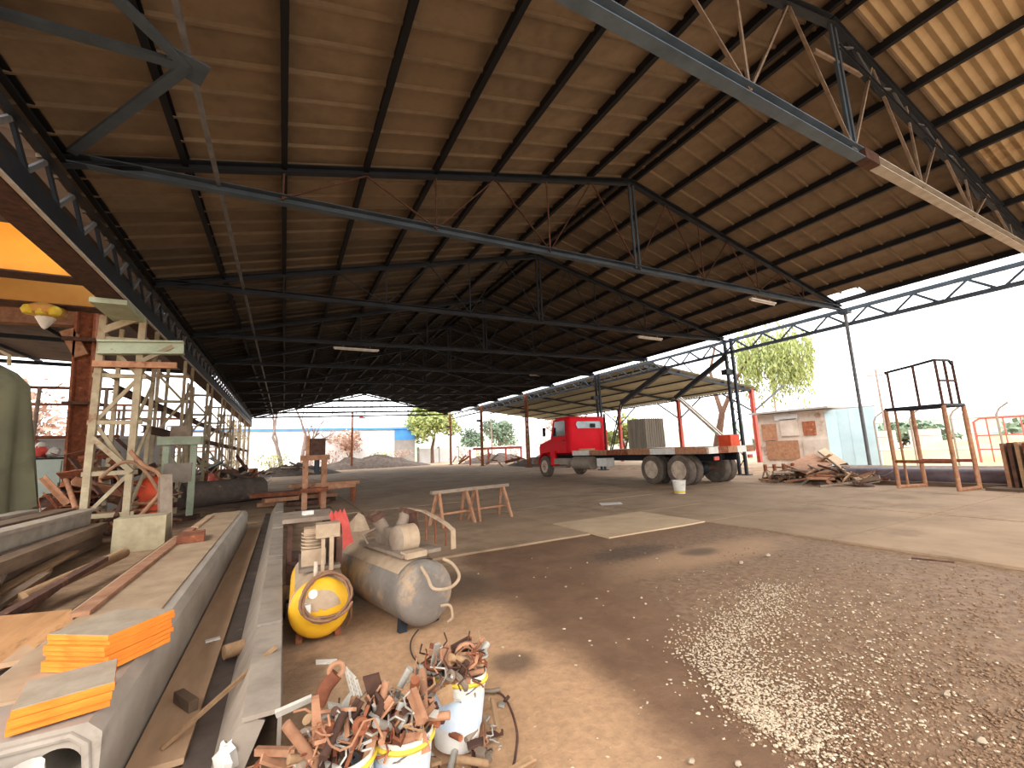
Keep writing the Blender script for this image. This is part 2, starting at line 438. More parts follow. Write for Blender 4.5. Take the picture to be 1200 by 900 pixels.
# concrete slabs let into the floor
xe = [-1.2, 1.9, 4.73, 7.1, 10.6, 14.2, 17.9]
ye = [-3.0, .2, 3.6, 5.7, 7.42, 9.7, 12.4, 15.6, 19.5, 24, 29, 34.5, 40, 45, 49.6]
rs = random.Random(3)
for i in range(len(xe)-1):
    for j in range(len(ye)-1):
        if ye[j] < 5.6 and xe[i] < 7: continue
        if xe[i] < 1.8 and ye[j] < 12: continue
        if xe[i] == 1.9 and ye[j] == 7.42: pass
        x0, x1, y0, y1 = xe[i], xe[i+1], ye[j], ye[j+1]
        if xe[i] == 1.9 and ye[j] == 5.7: y0 = 6.15; y1 = 7.9
        pale = xe[i] == 4.73 and ye[j] == 5.7
        g = .018; z = .016+rs.uniform(0, .010)
        def wob(): return rs.uniform(-.03, .03)
        nseg = 4; pts = []
        for (a, b) in (((x0+g, y0+g), (x1-g, y0+g)), ((x1-g, y0+g), (x1-g, y1-g)), ((x1-g, y1-g), (x0+g, y1-g)), ((x0+g, y1-g), (x0+g, y0+g))):
            for k in range(nseg):
                t = k/nseg
                pts.append(V(a[0]+(b[0]-a[0])*t+(wob()*.5 if k else 0), a[1]+(b[1]-a[1])*t+(wob()*.5 if k else 0), z))
        MB().poly(pts, .12).build('slab', 'concrete_pale' if pale else 'concrete', floor, label='pale dusty concrete slab' if pale else None)

# ---------------------------------------------------------------- roof
ceiling = bpy.data.objects.new('ceiling', None); C.objects.link(ceiling)
struct(ceiling, 'brown ribbed sheet roof on dark purlins')
def sheet_mesh(p0, p1, wid=.5):
    mb = MB()
    d = (p1-p0)
    th = V(0, 0, .008)
    nseg = 1
    a0, a1 = p0, p1
    y = V(0, wid, 0)
    # tray with a folded seam hanging down at each side
    prof = [(0, 0), (.012, -.055), (.05, -.055), (.066, 0), (wid*.5, .004), (wid+.01, 0), (wid+.01, .012), (0, .012)]
    n = len(prof)
    vs = [p+V(0, a, b) for p in (p0, p1) for a, b in prof]
    mb.add(vs, [tuple(range(n)), tuple(range(2*n-1, n-1, -1))]+[(i, i+n, (i+1) % n+n, (i+1) % n) for i in range(n)])
    return mb
def corr_mesh(p0, p1, wid=.88, pitch=.176, amp=.028, per=6):
    mb = MB(); n = int(round(wid/pitch*per))
    vs = []
    for p in (p0, p1):
        for s in (0, .008):
            for k in range(n+1):
                y = k*wid/n
                vs.append(p+V(0, y, s+amp*math.cos(2*PI*y/pitch)))
    m = n+1; fs = []
    for k in range(n):
        fs.append((k, k+1, 2*m+k+1, 2*m+k)); fs.append((m+k, 3*m+k, 3*m+k+1, m+k+1))
    mb.add(vs, fs, True)
    return mb
L0, L1 = V(-3.1, 0, zl(-3.1)), V(7.69, 0, 8.5)
R0, R1 = V(7.69, 0, 8.5), V(17.3, 0, zr(17.3))
RS = V(16.75, 0, zr(16.75))
ml, mr = [], []
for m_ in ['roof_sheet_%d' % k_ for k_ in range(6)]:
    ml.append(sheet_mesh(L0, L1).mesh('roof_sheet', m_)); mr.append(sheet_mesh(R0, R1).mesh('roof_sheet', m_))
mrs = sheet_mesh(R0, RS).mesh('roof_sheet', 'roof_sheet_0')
mc = corr_mesh(R0, R1).mesh('corrugated_sheet', 'roof_bare', recalc=False)
rs = random.Random(5)
def child(name, me, loc, parent=ceiling, label=None):
    o = bpy.data.objects.new(name, me); C.objects.link(o); o.parent = parent; o.location = loc
    if label: o['label'] = label
    return o
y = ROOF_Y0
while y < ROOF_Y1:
    # sheets darken towards the far end: shade put into their colour
    shade_level = lambda: int(min(5, max(0, (y-6.2)/2.6+rs.gauss(0, .45))))
    child('roof_sheet', ml[shade_level()], (0, y, rs.uniform(-.004, .004)))
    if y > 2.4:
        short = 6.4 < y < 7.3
        child('roof_sheet', mrs if short else mr[shade_level()], (0, y, rs.uniform(-.004, .004)))
    y += .5
y = 2.62
while y > ROOF_Y0:
    y -= .88
    child('corrugated_sheet', mc, (0, y, .02+rs.uniform(0, .006)), label='bare tan corrugated sheet')
# ridge cap
MB().ext([(-.3, -.09), (0, -.02), (.3, -.09), (.3, -.075), (0, 0), (-.3, -.075)], (7.69, ROOF_Y0, 8.56), (7.69, ROOF_Y1, 8.56)).build('ridge_cap', 'steel_dark', ceiling)
# purlins
px_l = [7.69-1.31*k for k in range(1, 9)]; px_r = [7.69+1.185*k for k in range(1, 9)]
for x in px_l+px_r:
    z = zroof(x)-.1
    MB().ext(CH(.085, .15, .014), (x, ROOF_Y0, z), (x, ROOF_Y1, z)).build('purlin', 'steel_black', ceiling)
for dx in (-.16, .16):
    z = zroof(7.69+dx)-.1
    MB().ext(CH(.07, .14, .014), (7.69+dx, ROOF_Y0, z), (7.69+dx, ROOF_Y1, z)).build('ridge_purlin', 'steel_black', ceiling)

# ---------------------------------------------------------------- roof trusses
ordinal = ['nearest', 'second', 'third', 'fourth', 'fifth', 'sixth', 'seventh', 'eighth', 'ninth', 'tenth', 'eleventh']
def truss(k):
    Y = Y_N+BAY*k
    label = {0: 'roof truss nearest the camera, bottom chord half blue and half peeling pale paint',
             1: 'roof truss with blue-grey bottom chord spanning the picture, second from the camera'}.get(k, '%s roof truss counted from the camera, dark under the roof' % ordinal[k])
    t = thing('roof_truss', label, 'roof truss', (7.69, Y, 5.6), group='steel roof trusses')
    zc0, zc1 = (5.82, 5.92) if k == 0 else (5.66, 6.04)
    def zc(x): return zc0+(zc1-zc0)*(x+2.75)/(17.3+2.75)
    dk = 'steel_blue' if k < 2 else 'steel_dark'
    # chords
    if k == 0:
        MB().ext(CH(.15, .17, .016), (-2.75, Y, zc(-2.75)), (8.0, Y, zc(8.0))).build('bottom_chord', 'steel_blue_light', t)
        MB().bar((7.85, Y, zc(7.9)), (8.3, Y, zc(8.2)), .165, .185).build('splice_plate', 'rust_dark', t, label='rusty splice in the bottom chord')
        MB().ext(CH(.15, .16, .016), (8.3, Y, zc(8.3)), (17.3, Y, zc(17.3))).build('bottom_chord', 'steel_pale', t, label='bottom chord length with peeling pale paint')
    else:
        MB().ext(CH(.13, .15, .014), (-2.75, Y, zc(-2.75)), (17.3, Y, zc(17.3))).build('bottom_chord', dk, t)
    dz = .26
    MB().ext(CH(.12, .14, .014), (-2.8, Y, zl(-2.8)-dz+.08), (7.69, Y, 8.5-dz)).build('top_chord', 'steel_dark', t)
    MB().ext(CH(.12, .14, .014), (7.69, Y, 8.5-dz), (17.5, Y, zr(17.5)-dz+.08)).build('top_chord', 'steel_dark', t)
    # web
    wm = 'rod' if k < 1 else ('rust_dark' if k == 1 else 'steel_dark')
    def web(a, b, nm='web_member', m=wm, r=.022 if k == 0 else .016):
        MB().bar(a, b, r*2, r*1.4).build(nm, m, t)
    def top(x): return zroof(x)-dz-.02
    for s in (-.07, .07): web(V(7.69+s, Y, zc(7.69)), V(7.69+s, Y, 8.2), 'king_post', dk, .03)
    lx = [7.69-2.62*i for i in range(4)]; rx = [7.69+2.48*i for i in range(4)]
    for side in (lx, rx):
        for i in range(1, 4):
            x = side[i]
            web(V(x, Y, zc(x)), V(x, Y, top(x)), 'vertical')
            xm = (side[i]+side[i-1])/2
            web(V(side[i], Y, zc(side[i])+.03), V(xm, Y, top(xm)), 'diagonal')
            web(V(side[i-1], Y, zc(side[i-1])+.03), V(xm, Y, top(xm)), 'diagonal')
    if k == 0:
        # second, latticed rafter chord on the right slope
        o = V(0, 0, -.52)
        p0, p1 = V(7.75, Y, 8.3)+o, V(17.2, Y, zr(17.2)-.12)+o*.35
        MB().ext(CH(.09, .1, .012), p0, p1).build('rafter_lower_chord', 'steel_dark', t)
        n = 15; up = True
        for i in range(n):
            a, b = i/n, (i+1)/n
            A = p0.lerp(p1, a); B = p0.lerp(p1, b)
            ta, tb = V(A.x, Y, top(A.x)), V(B.x, Y, top(B.x))
            web(A if up else ta, tb if up else B, 'lacing', 'rod_grey', .018); up = not up
        for i in range(5):
            x = 8.0+i*2.1; ps = [V(x, Y, top(x)+.02), V(x+1.5, Y, top(x+1.5)+.02), V(x+.95, Y, top(x+.95)-.5)]
            MB().add(ps+[p+V(0, .014, 0) for p in ps], [(0, 1, 2), (5, 4, 3), (0, 3, 4, 1), (1, 4, 5, 2), (2, 5, 3, 0)]).build('gusset_plate', 'steel_dark', t)
        MB().bar((7.0, Y+.02, 7.4), (8.6, Y+.02, 7.62), .05, .05).build('tie', 'rod', t)
    return t
for k in range(11): truss(k)

# bottom-chord wind bracing and longitudinal ties
t = thing('bottom_tie', 'thin longitudinal tie rod running down the left side under the trusses', 'tie rod', (-1.05, 2.7, 5.7))
MB().bar((-1.05, -1.9, 5.76), (-1.05, 49, 5.76), .055, .055).build('rod', 'rod_grey', t)
t = thing('wind_bracing', 'blue-grey flat bracing meeting at a gusset in the upper left corner', 'bracing', (-1.05, 5.1, 5.7))
j = V(-1.08, 5.12, 5.72)
for e in (V(-2.7, 5.2, 5.74), V(-2.7, 2.9, 5.72), V(-2.68, 7.3, 5.7)):
    MB().bar(j, e, .11, .05).build('brace', 'steel_blue', t)
MB().box(j, (.34, .34, .02), .4).build('gusset_plate', 'steel_blue', t)
# hanging trays and lamps under the trusses
def lamp(px, py, Y, ln, label, tilt=0):
    c = PY(px, py, Y)
    t = thing('tube_lamp', label, 'lamp', c, group='fluorescent battens')
    MB().box(c, (ln, .1, .05)).build('batten', 'white_paint', t)
    MB().cyl(c+V(-ln*.48, 0, -.05), c+V(ln*.48, 0, -.05), .019, 10).build('tube', 'white_plastic', t)
    MB().bar(c+V(-ln*.3, 0, 0), c+V(-ln*.3, 0, .12), .02).build('hanger', 'rod_grey', t)
    MB().bar(c+V(ln*.3, 0, 0), c+V(ln*.3, 0, .12), .02).build('hanger', 'rod_grey', t)
lamp(894, 353, 7.35, 1.2, 'pale tube lamp under the second truss near the right eave')
lamp(762, 396, 11.95, 1.3, 'pale tube lamp under the third truss near its right end')
lamp(632, 440, 25.5, 1.6, 'pale tube lamp far down the shed above the cab')
lamp(418, 409, 16.3, 1.6, 'pale tube lamp under the fourth truss left of the ridge')

# ---------------------------------------------------------------- right eave girder and columns
XR = 17.7
t = thing('eave_girder', 'open lattice girder along the right eave, sky behind it', 'girder', (XR, 8, 5.4))
MB().ext(LL(.12, .016), (XR, -2, 5.42), (XR, 49.4, 5.42)).build('bottom_chord', 'steel_blue', t)
MB().ext(LL(.12, .016), (XR, -2, 5.95), (XR, 49.4, 5.95)).build('top_chord', 'steel_blue', t)
s = .62
me1 = MB().bar((0, 0, 0), (0, s, .52), .05, .075).mesh('web_member', 'steel_blue')
me2 = MB().bar((0, 0, .52), (0, s, 0), .05, .055).mesh('web_member', 'steel_blue')
for i in range(82):
    o = bpy.data.objects.new('web_member', me1 if i % 2 else me2); C.objects.link(o); o.parent = t
    o.location = V(XR+.02, -1.95+i*s, 5.43)-V(XR, 8, 5.4)
def column(Y, label, kind):
    t = thing('column', label, 'column', (XR, Y, 0), group='columns of the right eave')
    if kind == 'pole':
        MB().cyl((XR, Y, 0), (XR, Y, 6.05), .055, 10).build('post', 'rod_grey', t)
        MB().box((XR, Y, 5.95), (.3, .3, .16)).build('cap_plate', 'steel_blue', t)
        MB().box((XR, Y, .02), (.3, .3, .04)).build('base_plate', 'steel_dark', t)
    else:
        for dy in (-.16, .16):
            MB().ext(CH(.12, .1, .014), (XR, Y+dy, 0), (XR, Y+dy, 6.1)).build('post', 'steel_dark' if kind != 'rust' else 'rust', t)
        for i in range(12):
            z = .3+i*.46
            MB().bar((XR, Y-.16 if i % 2 else Y+.16, z), (XR, Y+.16 if i % 2 else Y-.16, z+.46), .03).build('lacing', 'steel_blue' if kind != 'rust' else 'rust', t)
        MB().box((XR, Y, .03), (.4, .6, .06)).build('base_plate', 'steel_dark', t)
        MB().box((XR-.25, Y, 4.55), (.5, .28, .22)).build('bracket', 'steel_dark', t)
column(Y_N+BAY, 'slim grey pole under the right eave beside the tall rusty rack', 'pole')
column(Y_N+2*BAY, 'dark lattice column rising behind the rear of the truck bed', 'lattice')
column(Y_N+4*BAY, 'dark lattice column rising just behind the red truck cab', 'lattice')
column(Y_N+6*BAY, 'rusty column standing just left of the truck hood', 'rust')
column(Y_N+8*BAY, 'rusty column midway along the far right eave', 'rust')
column(Y_N+10*BAY, 'farthest column at the end of the right eave', 'rust')
# bracing of the right column line
t = thing('column_brace', 'dark lattice strut slanting down behind the truck cab', 'bracing', (XR, 19, 0))
MB().bar((XR, 15.6, 5.45), (XR, 19.3, 4.0), .2, .24).build('upper_arm', 'steel_dark', t)
for dy in (-.09, .09): MB().bar((XR, 19.3+dy, 4.0), (XR, 20.9+dy, .4), .05).build('rail', 'steel_black', t)
for i in range(10):
    a = i/10; p = V(XR, 19.3, 4.0).lerp(V(XR, 20.9, .4), a)
    MB().bar(p+V(0, -.09, 0), p+V(0, .09, -.2), .04).build('lacing', 'steel_pale', t)
t = thing('column_brace', 'pale pair of struts slanting up from the column foot behind the truck bed', 'bracing', (XR, 13, 0))
for dx in (0, .2): MB().bar((XR+dx, 12.4, 1.2), (XR+dx, 15.3, 3.9), .09, .12).build('strut', 'steel_pale', t)
t = thing('column_brace', 'dark knee arm from the column top behind the truck bed', 'bracing', (XR, 14, 0))
MB().bar((XR, 12.2, 5.35), (XR, 15.3, 3.8), .16, .2).build('arm', 'steel_dark', t)

# ---------------------------------------------------------------- left girder (crane runway) and its lattice
XL = -2.9
t = thing('runway_girder', 'dark riveted box girder with open lattice above along the left eave', 'girder', (-3.1, 6, 4.75))
MB().box((-3.1, 23.5, 4.93), (.4, 51.6, .36)).build('box_girder', 'steel_dark', t)
MB().box((-2.885, 23.5, 4.755), (.05, 51.6, .03)).build('flange_edge', 'steel_pale', t)
MB().box((-3.12, 23.5, 4.735), (.4, 51.6, .02)).build('bottom_plate', 'rust_dark', t)
MB().ext(LL(.1, .014), (-2.92, -2, 5.5), (-2.92, 49.4, 5.5)).build('lattice_chord', 'steel_dark', t)
MB().ext(LL(.1, .014), (-3.25, -2, 5.5), (-3.25, 49.4, 5.5)).build('lattice_chord', 'steel_black', t)
me1 = MB().bar((0, 0, 0), (0, .42, .4), .04, .07).mesh('web_member', 'rod_grey')
me2 = MB().bar((0, 0, .4), (0, .42, 0), .04, .07).mesh('web_member', 'steel_dark')
for i in range(121):
    o = bpy.data.objects.new('web_member', me1 if i % 2 else me2); C.objects.link(o); o.parent = t
    o.location = V(-2.92, -1.9+i*.42, 5.11)-V(-3.1, 6, 4.75)
# ================================================================== LEFT BAY
# roof of the neighbouring bay
lb = bpy.data.objects.new('ceiling', None); C.objects.link(lb); lb.name = 'ceiling_left_bay'
struct(lb, 'dark grey corrugated roof over the left bay')
me = corr_mesh(V(-22, 0, 7.6), V(-3.4, 0, 6.5), .96, .24, .03, 4).mesh('corrugated_sheet', 'roof_grey', recalc=False)
for i in range(24): child('corrugated_sheet', me, (0, 6.6+i*.96, rs.uniform(0, .01)), lb)
for x in (-5, -8, -11, -14, -17, -20):
    z = 6.5+(-3.4-x)/18.6*1.1-.12
    MB().bar((x, 6.6, z), (x, 29.7, z), .08, .14).build('purlin', 'steel_black', lb)
for Y in (16, 21.5, 27):
    MB().bar((-21.5, Y, 6.6), (-3.4, Y, 6.1), .12, .16).build('rafter', 'steel_black', lb)

# overhead crane
t = thing('overhead_crane', 'orange overhead crane bridge crossing the left bay under its roof', 'crane', (-9, 11.3, 4.9))
mb = MB()
for (y0, y1, z0, z1) in ((10.2, 10.5, 4.92, 5.78),): mb.box((-9.1, (y0+y1)/2, (z0+z1)/2), (11.4, y1-y0, z1-z0))
mb.build('girder', 'crane_orange', t)
MB().box((-9.1, 10.35, 4.905), (11.4, .4, .03)).build('bottom_flange', 'rust_dark', t)
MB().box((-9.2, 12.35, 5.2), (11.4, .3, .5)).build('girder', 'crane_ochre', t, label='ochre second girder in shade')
MB().box((-9.2, 12.35, 4.935), (11.4, .4, .03)).build('bottom_flange', 'rust_dark', t)
MB().box((-3.48, 11.3, 5.1), (.14, 2.9, .2)).build('end_carriage', 'rust_dark', t)
MB().box((-9, 10.5, 5.8), (11, .1, .03)).build('walkway_rail', 'steel_pale', t)
# hook hanging from the crane
c = PY(54, 368, 12.35)
t = thing('crane_hook', 'pale yellow hook block hanging below the orange crane', 'crane hook', c)
MB().lathe([(0, .22), (.2, .2), (.34, .1), (.3, -.02), (.16, -.08), (0, -.09)], c, (0, 0, 1), 14).build('sheave_housing', 'crane_ochre', t)
for dx in (-.2, 0, .2): MB().ball(c+V(dx, -.2, .02), .12, 8).build('sheave', 'yellow_rim', t)
MB().lathe([(0, -.34), (.05, -.3), (.16, -.1), (.16, -.06)], c, (0, 0, 1), 12).build('shackle', 'white_paint', t)
for dx in (-.1, .1): MB().cyl(c+V(dx, 0, .15), c+V(dx, 0, .75), .014, 6).build('rope', 'cable', t)

# rusty column and beam of the left bay
t = thing('rusty_column', 'thick rusty red column left of the lattice tower', 'column', (-4.95, 15.75, 0))
MB().ext(I(.5, .44, .05, .05), (-4.82, 15.75, 0), (-5.02, 15.75, 6.3)).build('shaft', 'rust', t)
MB().bar((-5.35, 15.6, 5.2), (-5.0, 15.6, 4.5), .2, .3).build('knee_bracket', 'rust_pale', t)
MB().box((-4.97, 15.7, 4.95), (.85, .6, .1)).build('collar', 'rust_dark', t)
MB().box((-4.9, 15.7, 3.2), (.7, .55, .08)).build('collar', 'rust_dark', t)
t = thing('bay_beam', 'pinkish rusty beam running left from the thick rusty column', 'beam', (-9, 15.75, 5.3))
MB().ext(I(.3, .5, .06, .04), (-20, 15.75, 5.1), (-5.2, 15.75, 5.62)).build('beam', 'rust_pale', t)

# lattice towers carrying the runway girder
def tower(Y, label, first=False, jit=0):
    t = thing('lattice_tower', label, 'tower', (-3.2, Y, 0), group='lattice towers of the left runway')
    x0, x1 = -3.52, -2.86
    m = 'tower_paint'
    for x in (x0, x1):
        MB().ext(CH(.12 if first else .08, .12 if first else .08, .02), (x, Y, 0), (x-.02, Y, 4.7)).build('post', m, t)
    for x in (x0, x1):
        MB().ext(CH(.08, .08, .02), (x, Y+1.1, 0), (x, Y+1.1, 4.7)).build('post', m, t)
    zs = [.5, 1.35, 2.4, 3.4, 4.2]
    for i, z in enumerate(zs):
        MB().bar((x0-.1, Y, z), (x1+.12, Y, z), .07, .09).build('rung', m, t)
        MB().bar((x0, Y, z+.1), (x0, Y+1.1, z+.1), .06, .07).build('rung', m, t)
        MB().bar((x1, Y, z+.1), (x1, Y+1.1, z+.1), .06, .07).build('rung', m, t)
        if i:
            a, b = (x0, x1) if i % 2 else (x1, x0)
            MB().bar((a, Y+.03, zs[i-1]), (b, Y+.03, z), .05, .07).build('diagonal', m, t)
            MB().bar((x1, Y, zs[i-1]), (x1, Y+1.1, z), .05, .06).build('diagonal', m, t)
    if first:
        MB().box((-3.12, Y-.6, 4.66), (.56, 1.4, .1)).build('head_plate', 'pale_green', t, label='pale green head plate under the girder')
        MB().ext(I(.2, .3, .04, .03), (-3.55, Y-.1, 3.98), (-2.1, Y-.1, 4.08)).build('cantilever', 'pale_green', t)
        MB().bar((-3.6, Y-.12, 3.62), (-2.2, Y-.12, 3.66), .1, .13).build('cantilever', 'rust_pale', t)
        MB().bar((-2.86, Y-.1, 3.7), (-2.3, Y-.1, 4.1), .07, .09).build('strut', 'tower_paint', t)
        MB().bar((-3.5, Y-.12, 4.35), (-2.9, Y-.12, 4.72), .06, .14).build('strut', 'tower_paint', t)
        MB().bar((-3.5, Y-.12, 2.1), (-2.8, Y-.12, 1.35), .07, .1).build('strut', 'tower_paint', t)
    return t
tower(11.9, 'tall pale lattice tower in front, carrying the left girder', True)
for i, Y in enumerate((16.6, 21.2, 25.9, 30.5, 35.2, 39.8, 44.5)):
    tower(Y, ['second lattice tower along the left girder', 'third lattice tower along the left girder', 'fourth lattice tower along the left girder',
              'fifth lattice tower along the left girder', 'sixth lattice tower along the left girder', 'seventh lattice tower along the left girder', 'last lattice tower along the left girder'][i])
for i, (z, x, lab) in enumerate(((2.35, -3.0, 'rusty rail running low along the lattice towers'), (3.3, -3.6, 'rusty rail running high along the lattice towers'))):
    piece(MB().ext(I(.12, .18, .03, .02), (x, 13.2, z), (x, 46, z)), 'side_rail', 'rust_dark', lab, 'rail', 'side rails')
# frames standing across behind the towers
rs = random.Random(11)
for i in range(7):
    Y = 17.5+i*3.6; x0 = -7.5-rs.random(); h = 3.2+rs.random()*1.2
    t = thing('pipe_frame', 'rusty pipe frame behind the lattice towers, %s along the row' % ordinal[i].replace('nearest', 'first'), 'frame', (x0+1.5, Y, 0), group='pipe frames')
    for x in (x0, x0+1.5, x0+3): MB().cyl((x, Y, 0), (x, Y, h), .05, 8).build('post', 'dusty_steel', t)
    for z in (h, h*.62): MB().cyl((x0, Y, z), (x0+3.4, Y, z), .045, 8).build('rail', 'rust', t)
    MB().bar((x0, Y, .4), (x0+1.5, Y, h*.62), .05).build('brace', 'tower_paint', t)
    MB().bar((x0+3, Y, .4), (x0+1.5, Y, h*.62), .05).build('brace', 'rust', t)

# green canvas hood on the far left
c = V(-5.75, 13.2, 0)
t = thing('canvas_hood', 'tall olive canvas hood with loose folds at the left edge', 'canvas cover', c)
def hood(u, v):
    a = 2*PI*u; z = 3.85*(1-v)
    r = .62+.34*v**.8
    if v < .14: r *= math.sqrt(max(0, v/.14))*.9+.1
    fold = 1+.17*v*math.sin(a*6+v*1.5)+.08*v*math.sin(a*11+1)
    return c+V(math.cos(a)*r*fold*1.0, math.sin(a)*r*fold*.8, z+.02)
MB().grid(hood, 56, 14).build('canvas', 'tarp', t)
p = c+V(0, -.1, 3.84)
MB().tube([p+V(-.5, 0, -.1), p+V(-.45, 0, .2), p+V(.25, 0, .2), p+V(.38, 0, .12), p+V(.4, 0, -.1)], .035, 8).build('pipe_handle', 'tower_paint', t)
# cabinet behind
c = V(-5.75, 16.6, 0)
t = thing('tool_cabinet', 'pale green metal cabinet between canvas hood and rusty column', 'cabinet', c)
MB().box(c+V(0, .3, .9), (1.35, .6, 1.7)).build('body', 'cabinet', t)
MB().box(c+V(-.2, -.015, .9), (.92, .03, 1.6)).build('door', 'cabinet', t)
MB().box(c+V(.48, -.015, .9), (.36, .03, 1.6)).build('door', 'cabinet', t)
MB().box(c+V(.26, -.05, 1.0), (.03, .04, .2)).build('handle', 'rod_grey', t)
for sx in (-.6, .6): MB().box(c+V(sx, .3, .04), (.08, .5, .08)).build('foot', 'steel_black', t)
MB().box(c+V(0, .3, 1.77), (1.45, .66, .05)).build('top', 'steel_black', t)
c2 = c+V(-.15, .2, 1.8)
t = thing('cloth_bundle', 'small pink and white bundle on top of the pale cabinet', 'bundle', c2)
MB().ball(c2+V(-.12, 0, .16), .2, 10, 3, .5, (1, .8, .8)).build('cloth', 'red_plastic', t)
MB().ball(c2+V(.14, 0, .14), .17, 10, 5, .5, (1, .8, .8)).build('cloth', 'white_plastic', t)
MB().ball(c2+V(-.1, -.02, .3), .12, 10, 6, .5).build('cloth', 'white_plastic', t)
mb = MB().box((-9, 19.5, 1.2), (11, .2, 2.4))
struct(mb.build('wall_left', 'wall_grey'), 'low grey wall behind the pale cabinet')
mb = MB().box((-9, 19.48, 2.45), (11, .3, .1)); struct(mb.build('trim_1', 'wall_grey'))

# ---------------------------------------------------------------- heaps of rusty steel
def scrap(pos, rnd, smin, smax, kinds='bpat', name='scrap_steel', label='', group='', mats=('rust', 'rust_dark', 'rust_pale'), flat=.5, cat='scrap'):
    k = rnd.choice(kinds); L = rnd.uniform(smin, smax); mb = MB(); z = V(0, 0, 0)
    R = Euler((rnd.uniform(-flat, flat), rnd.uniform(-flat, flat), rnd.uniform(0, 2*PI))).to_matrix()
    def T(p): return pos+R@Vector(p)
    if k == 'b': mb.bar(T((-L/2, 0, 0)), T((L/2, 0, 0)), L*.09+.012, .01+L*.02, rnd.uniform(0, 3))
    elif k == 'p':
        n = rnd.choice((4, 4, 5)); pts = [(math.cos(2*PI*i/n+.4)*L*.28*rnd.uniform(.7, 1.2), math.sin(2*PI*i/n+.4)*L*.45*rnd.uniform(.7, 1.2)) for i in range(n)]
        th = .012+L*.01
        vs = [T((a, b, 0)) for a, b in pts]+[T((a, b, -th)) for a, b in pts]
        mb.add(vs, [tuple(range(n)), tuple(range(2*n-1, n-1, -1))]+[(i, i+n, (i+1) % n+n, (i+1) % n) for i in range(n)])
    elif k == 'a': mb.ext(LL(L*.1+.02, .008+L*.008), T((-L/2, 0, 0)), T((L/2, 0, 0)), rnd.uniform(0, 3))
    elif k == 't': mb.cyl(T((-L/2, 0, 0)), T((L/2, 0, 0)), .012+L*.03, 10)
    elif k == 'w':
        mb.tube([T((L*(i/7-.5), .16*L*math.sin(i*1.3+rnd.random()), .1*L*math.cos(i*1.1))) for i in range(8)], .003+L*.007, 6)
    elif k == 'r':
        mb.tube([T((L*.25*math.cos(2*PI*i/14), L*.25*math.sin(2*PI*i/14), 0)) for i in range(14)], .012+L*.02, 6, True)
    return piece(mb, name, rnd.choice(mats), label, cat, group)
rn = random.Random(21)
for i in range(95):
    a = rn.random(); x = -4.5+1.9*rn.random(); y = 12.2+2.0*rn.random(); z = .1+2.0*rn.random()**1.3*(1-abs(x+3.5)/1.6)
    scrap(V(x, y, z), rn, .5, 1.3, 'bpatrw', label='rusty bent steel in the tall heap at the foot of the lattice tower', group='rusty heap by the tower', flat=1.0, name='rusty_offcut')
# draped hose on the heap
piece(MB().tube([PY(118+i*6.2, 560-38*math.sin(i/12*PI*.9)+i*3.2, 11.5) for i in range(13)], .035, 8), 'hose', 'hose', 'pale pink hose looped over the rusty heap', 'hose')
piece(MB().tube(smooth([PY(*q, 11.4) for q in ((152, 528), (168, 545), (184, 553), (190, 566), (186, 580), (172, 596), (163, 606))]), .04, 8), 'hose', 'rust_pale', 'pinkish hose arching beside the red drum', 'hose')
c = PY(181, 572, 13.0)
t = thing('red_drum', 'round orange-red drum behind the front lattice tower', 'drum', V(c.x, 13.0, 0))
MB().lathe([(0, 0), (.33, 0), (.34, .1), (.34, .85), (.3, 1.05), (.2, 1.18), (0, 1.22)], (c.x, 13.0, 0), (0, 0, 1), 20).build('shell', 'orange_red', t)
MB().tube([V(c.x+.36*math.cos(2*PI*i/20), 13+.36*math.sin(2*PI*i/20), .45) for i in range(20)], .02, 6, True).build('hoop', 'rust', t)
# pale green machine stand
c = V(-2.5, 14.6, 0)
t = thing('machine_stand', 'pale green welded machine stand beside the red drum', 'machine', c)
for dx in (-.3, .3):
    MB().ext(CH(.14, .14, .02), c+V(dx, 0, 0), c+V(dx, 0, 2.1)).build('post', 'pale_green', t)
MB().box(c+V(0, 0, 2.1), (.95, .4, .22)).build('head', 'pale_green', t)
MB().box(c+V(0, 0, 1.25), (.6, .3, .5)).build('motor_box', 'dusty_grey', t)
MB().box(c+V(0, 0, 2.35), (.45, .3, .3)).build('gear_case', 'dusty_steel', t)
MB().box(c+V(0, 0, .05), (1.0, .6, .1)).build('base', 'rust_dark', t)
# concrete block under the tower
piece(MB().box((-2.22, 10.3, .29), (.72, .6, .58), .06), 'concrete_block', 'block', 'square pale concrete block at the foot of the lattice tower', 'concrete block')
# leaning grey steel post with plate
piece(MB().ext(I(.2, .2, .03, .02), (-2.0, 10.9, 0), (-2.15, 11.3, 1.25)), 'steel_post', 'dusty_steel', 'short dusty steel post leaning behind the concrete block', 'steel post')

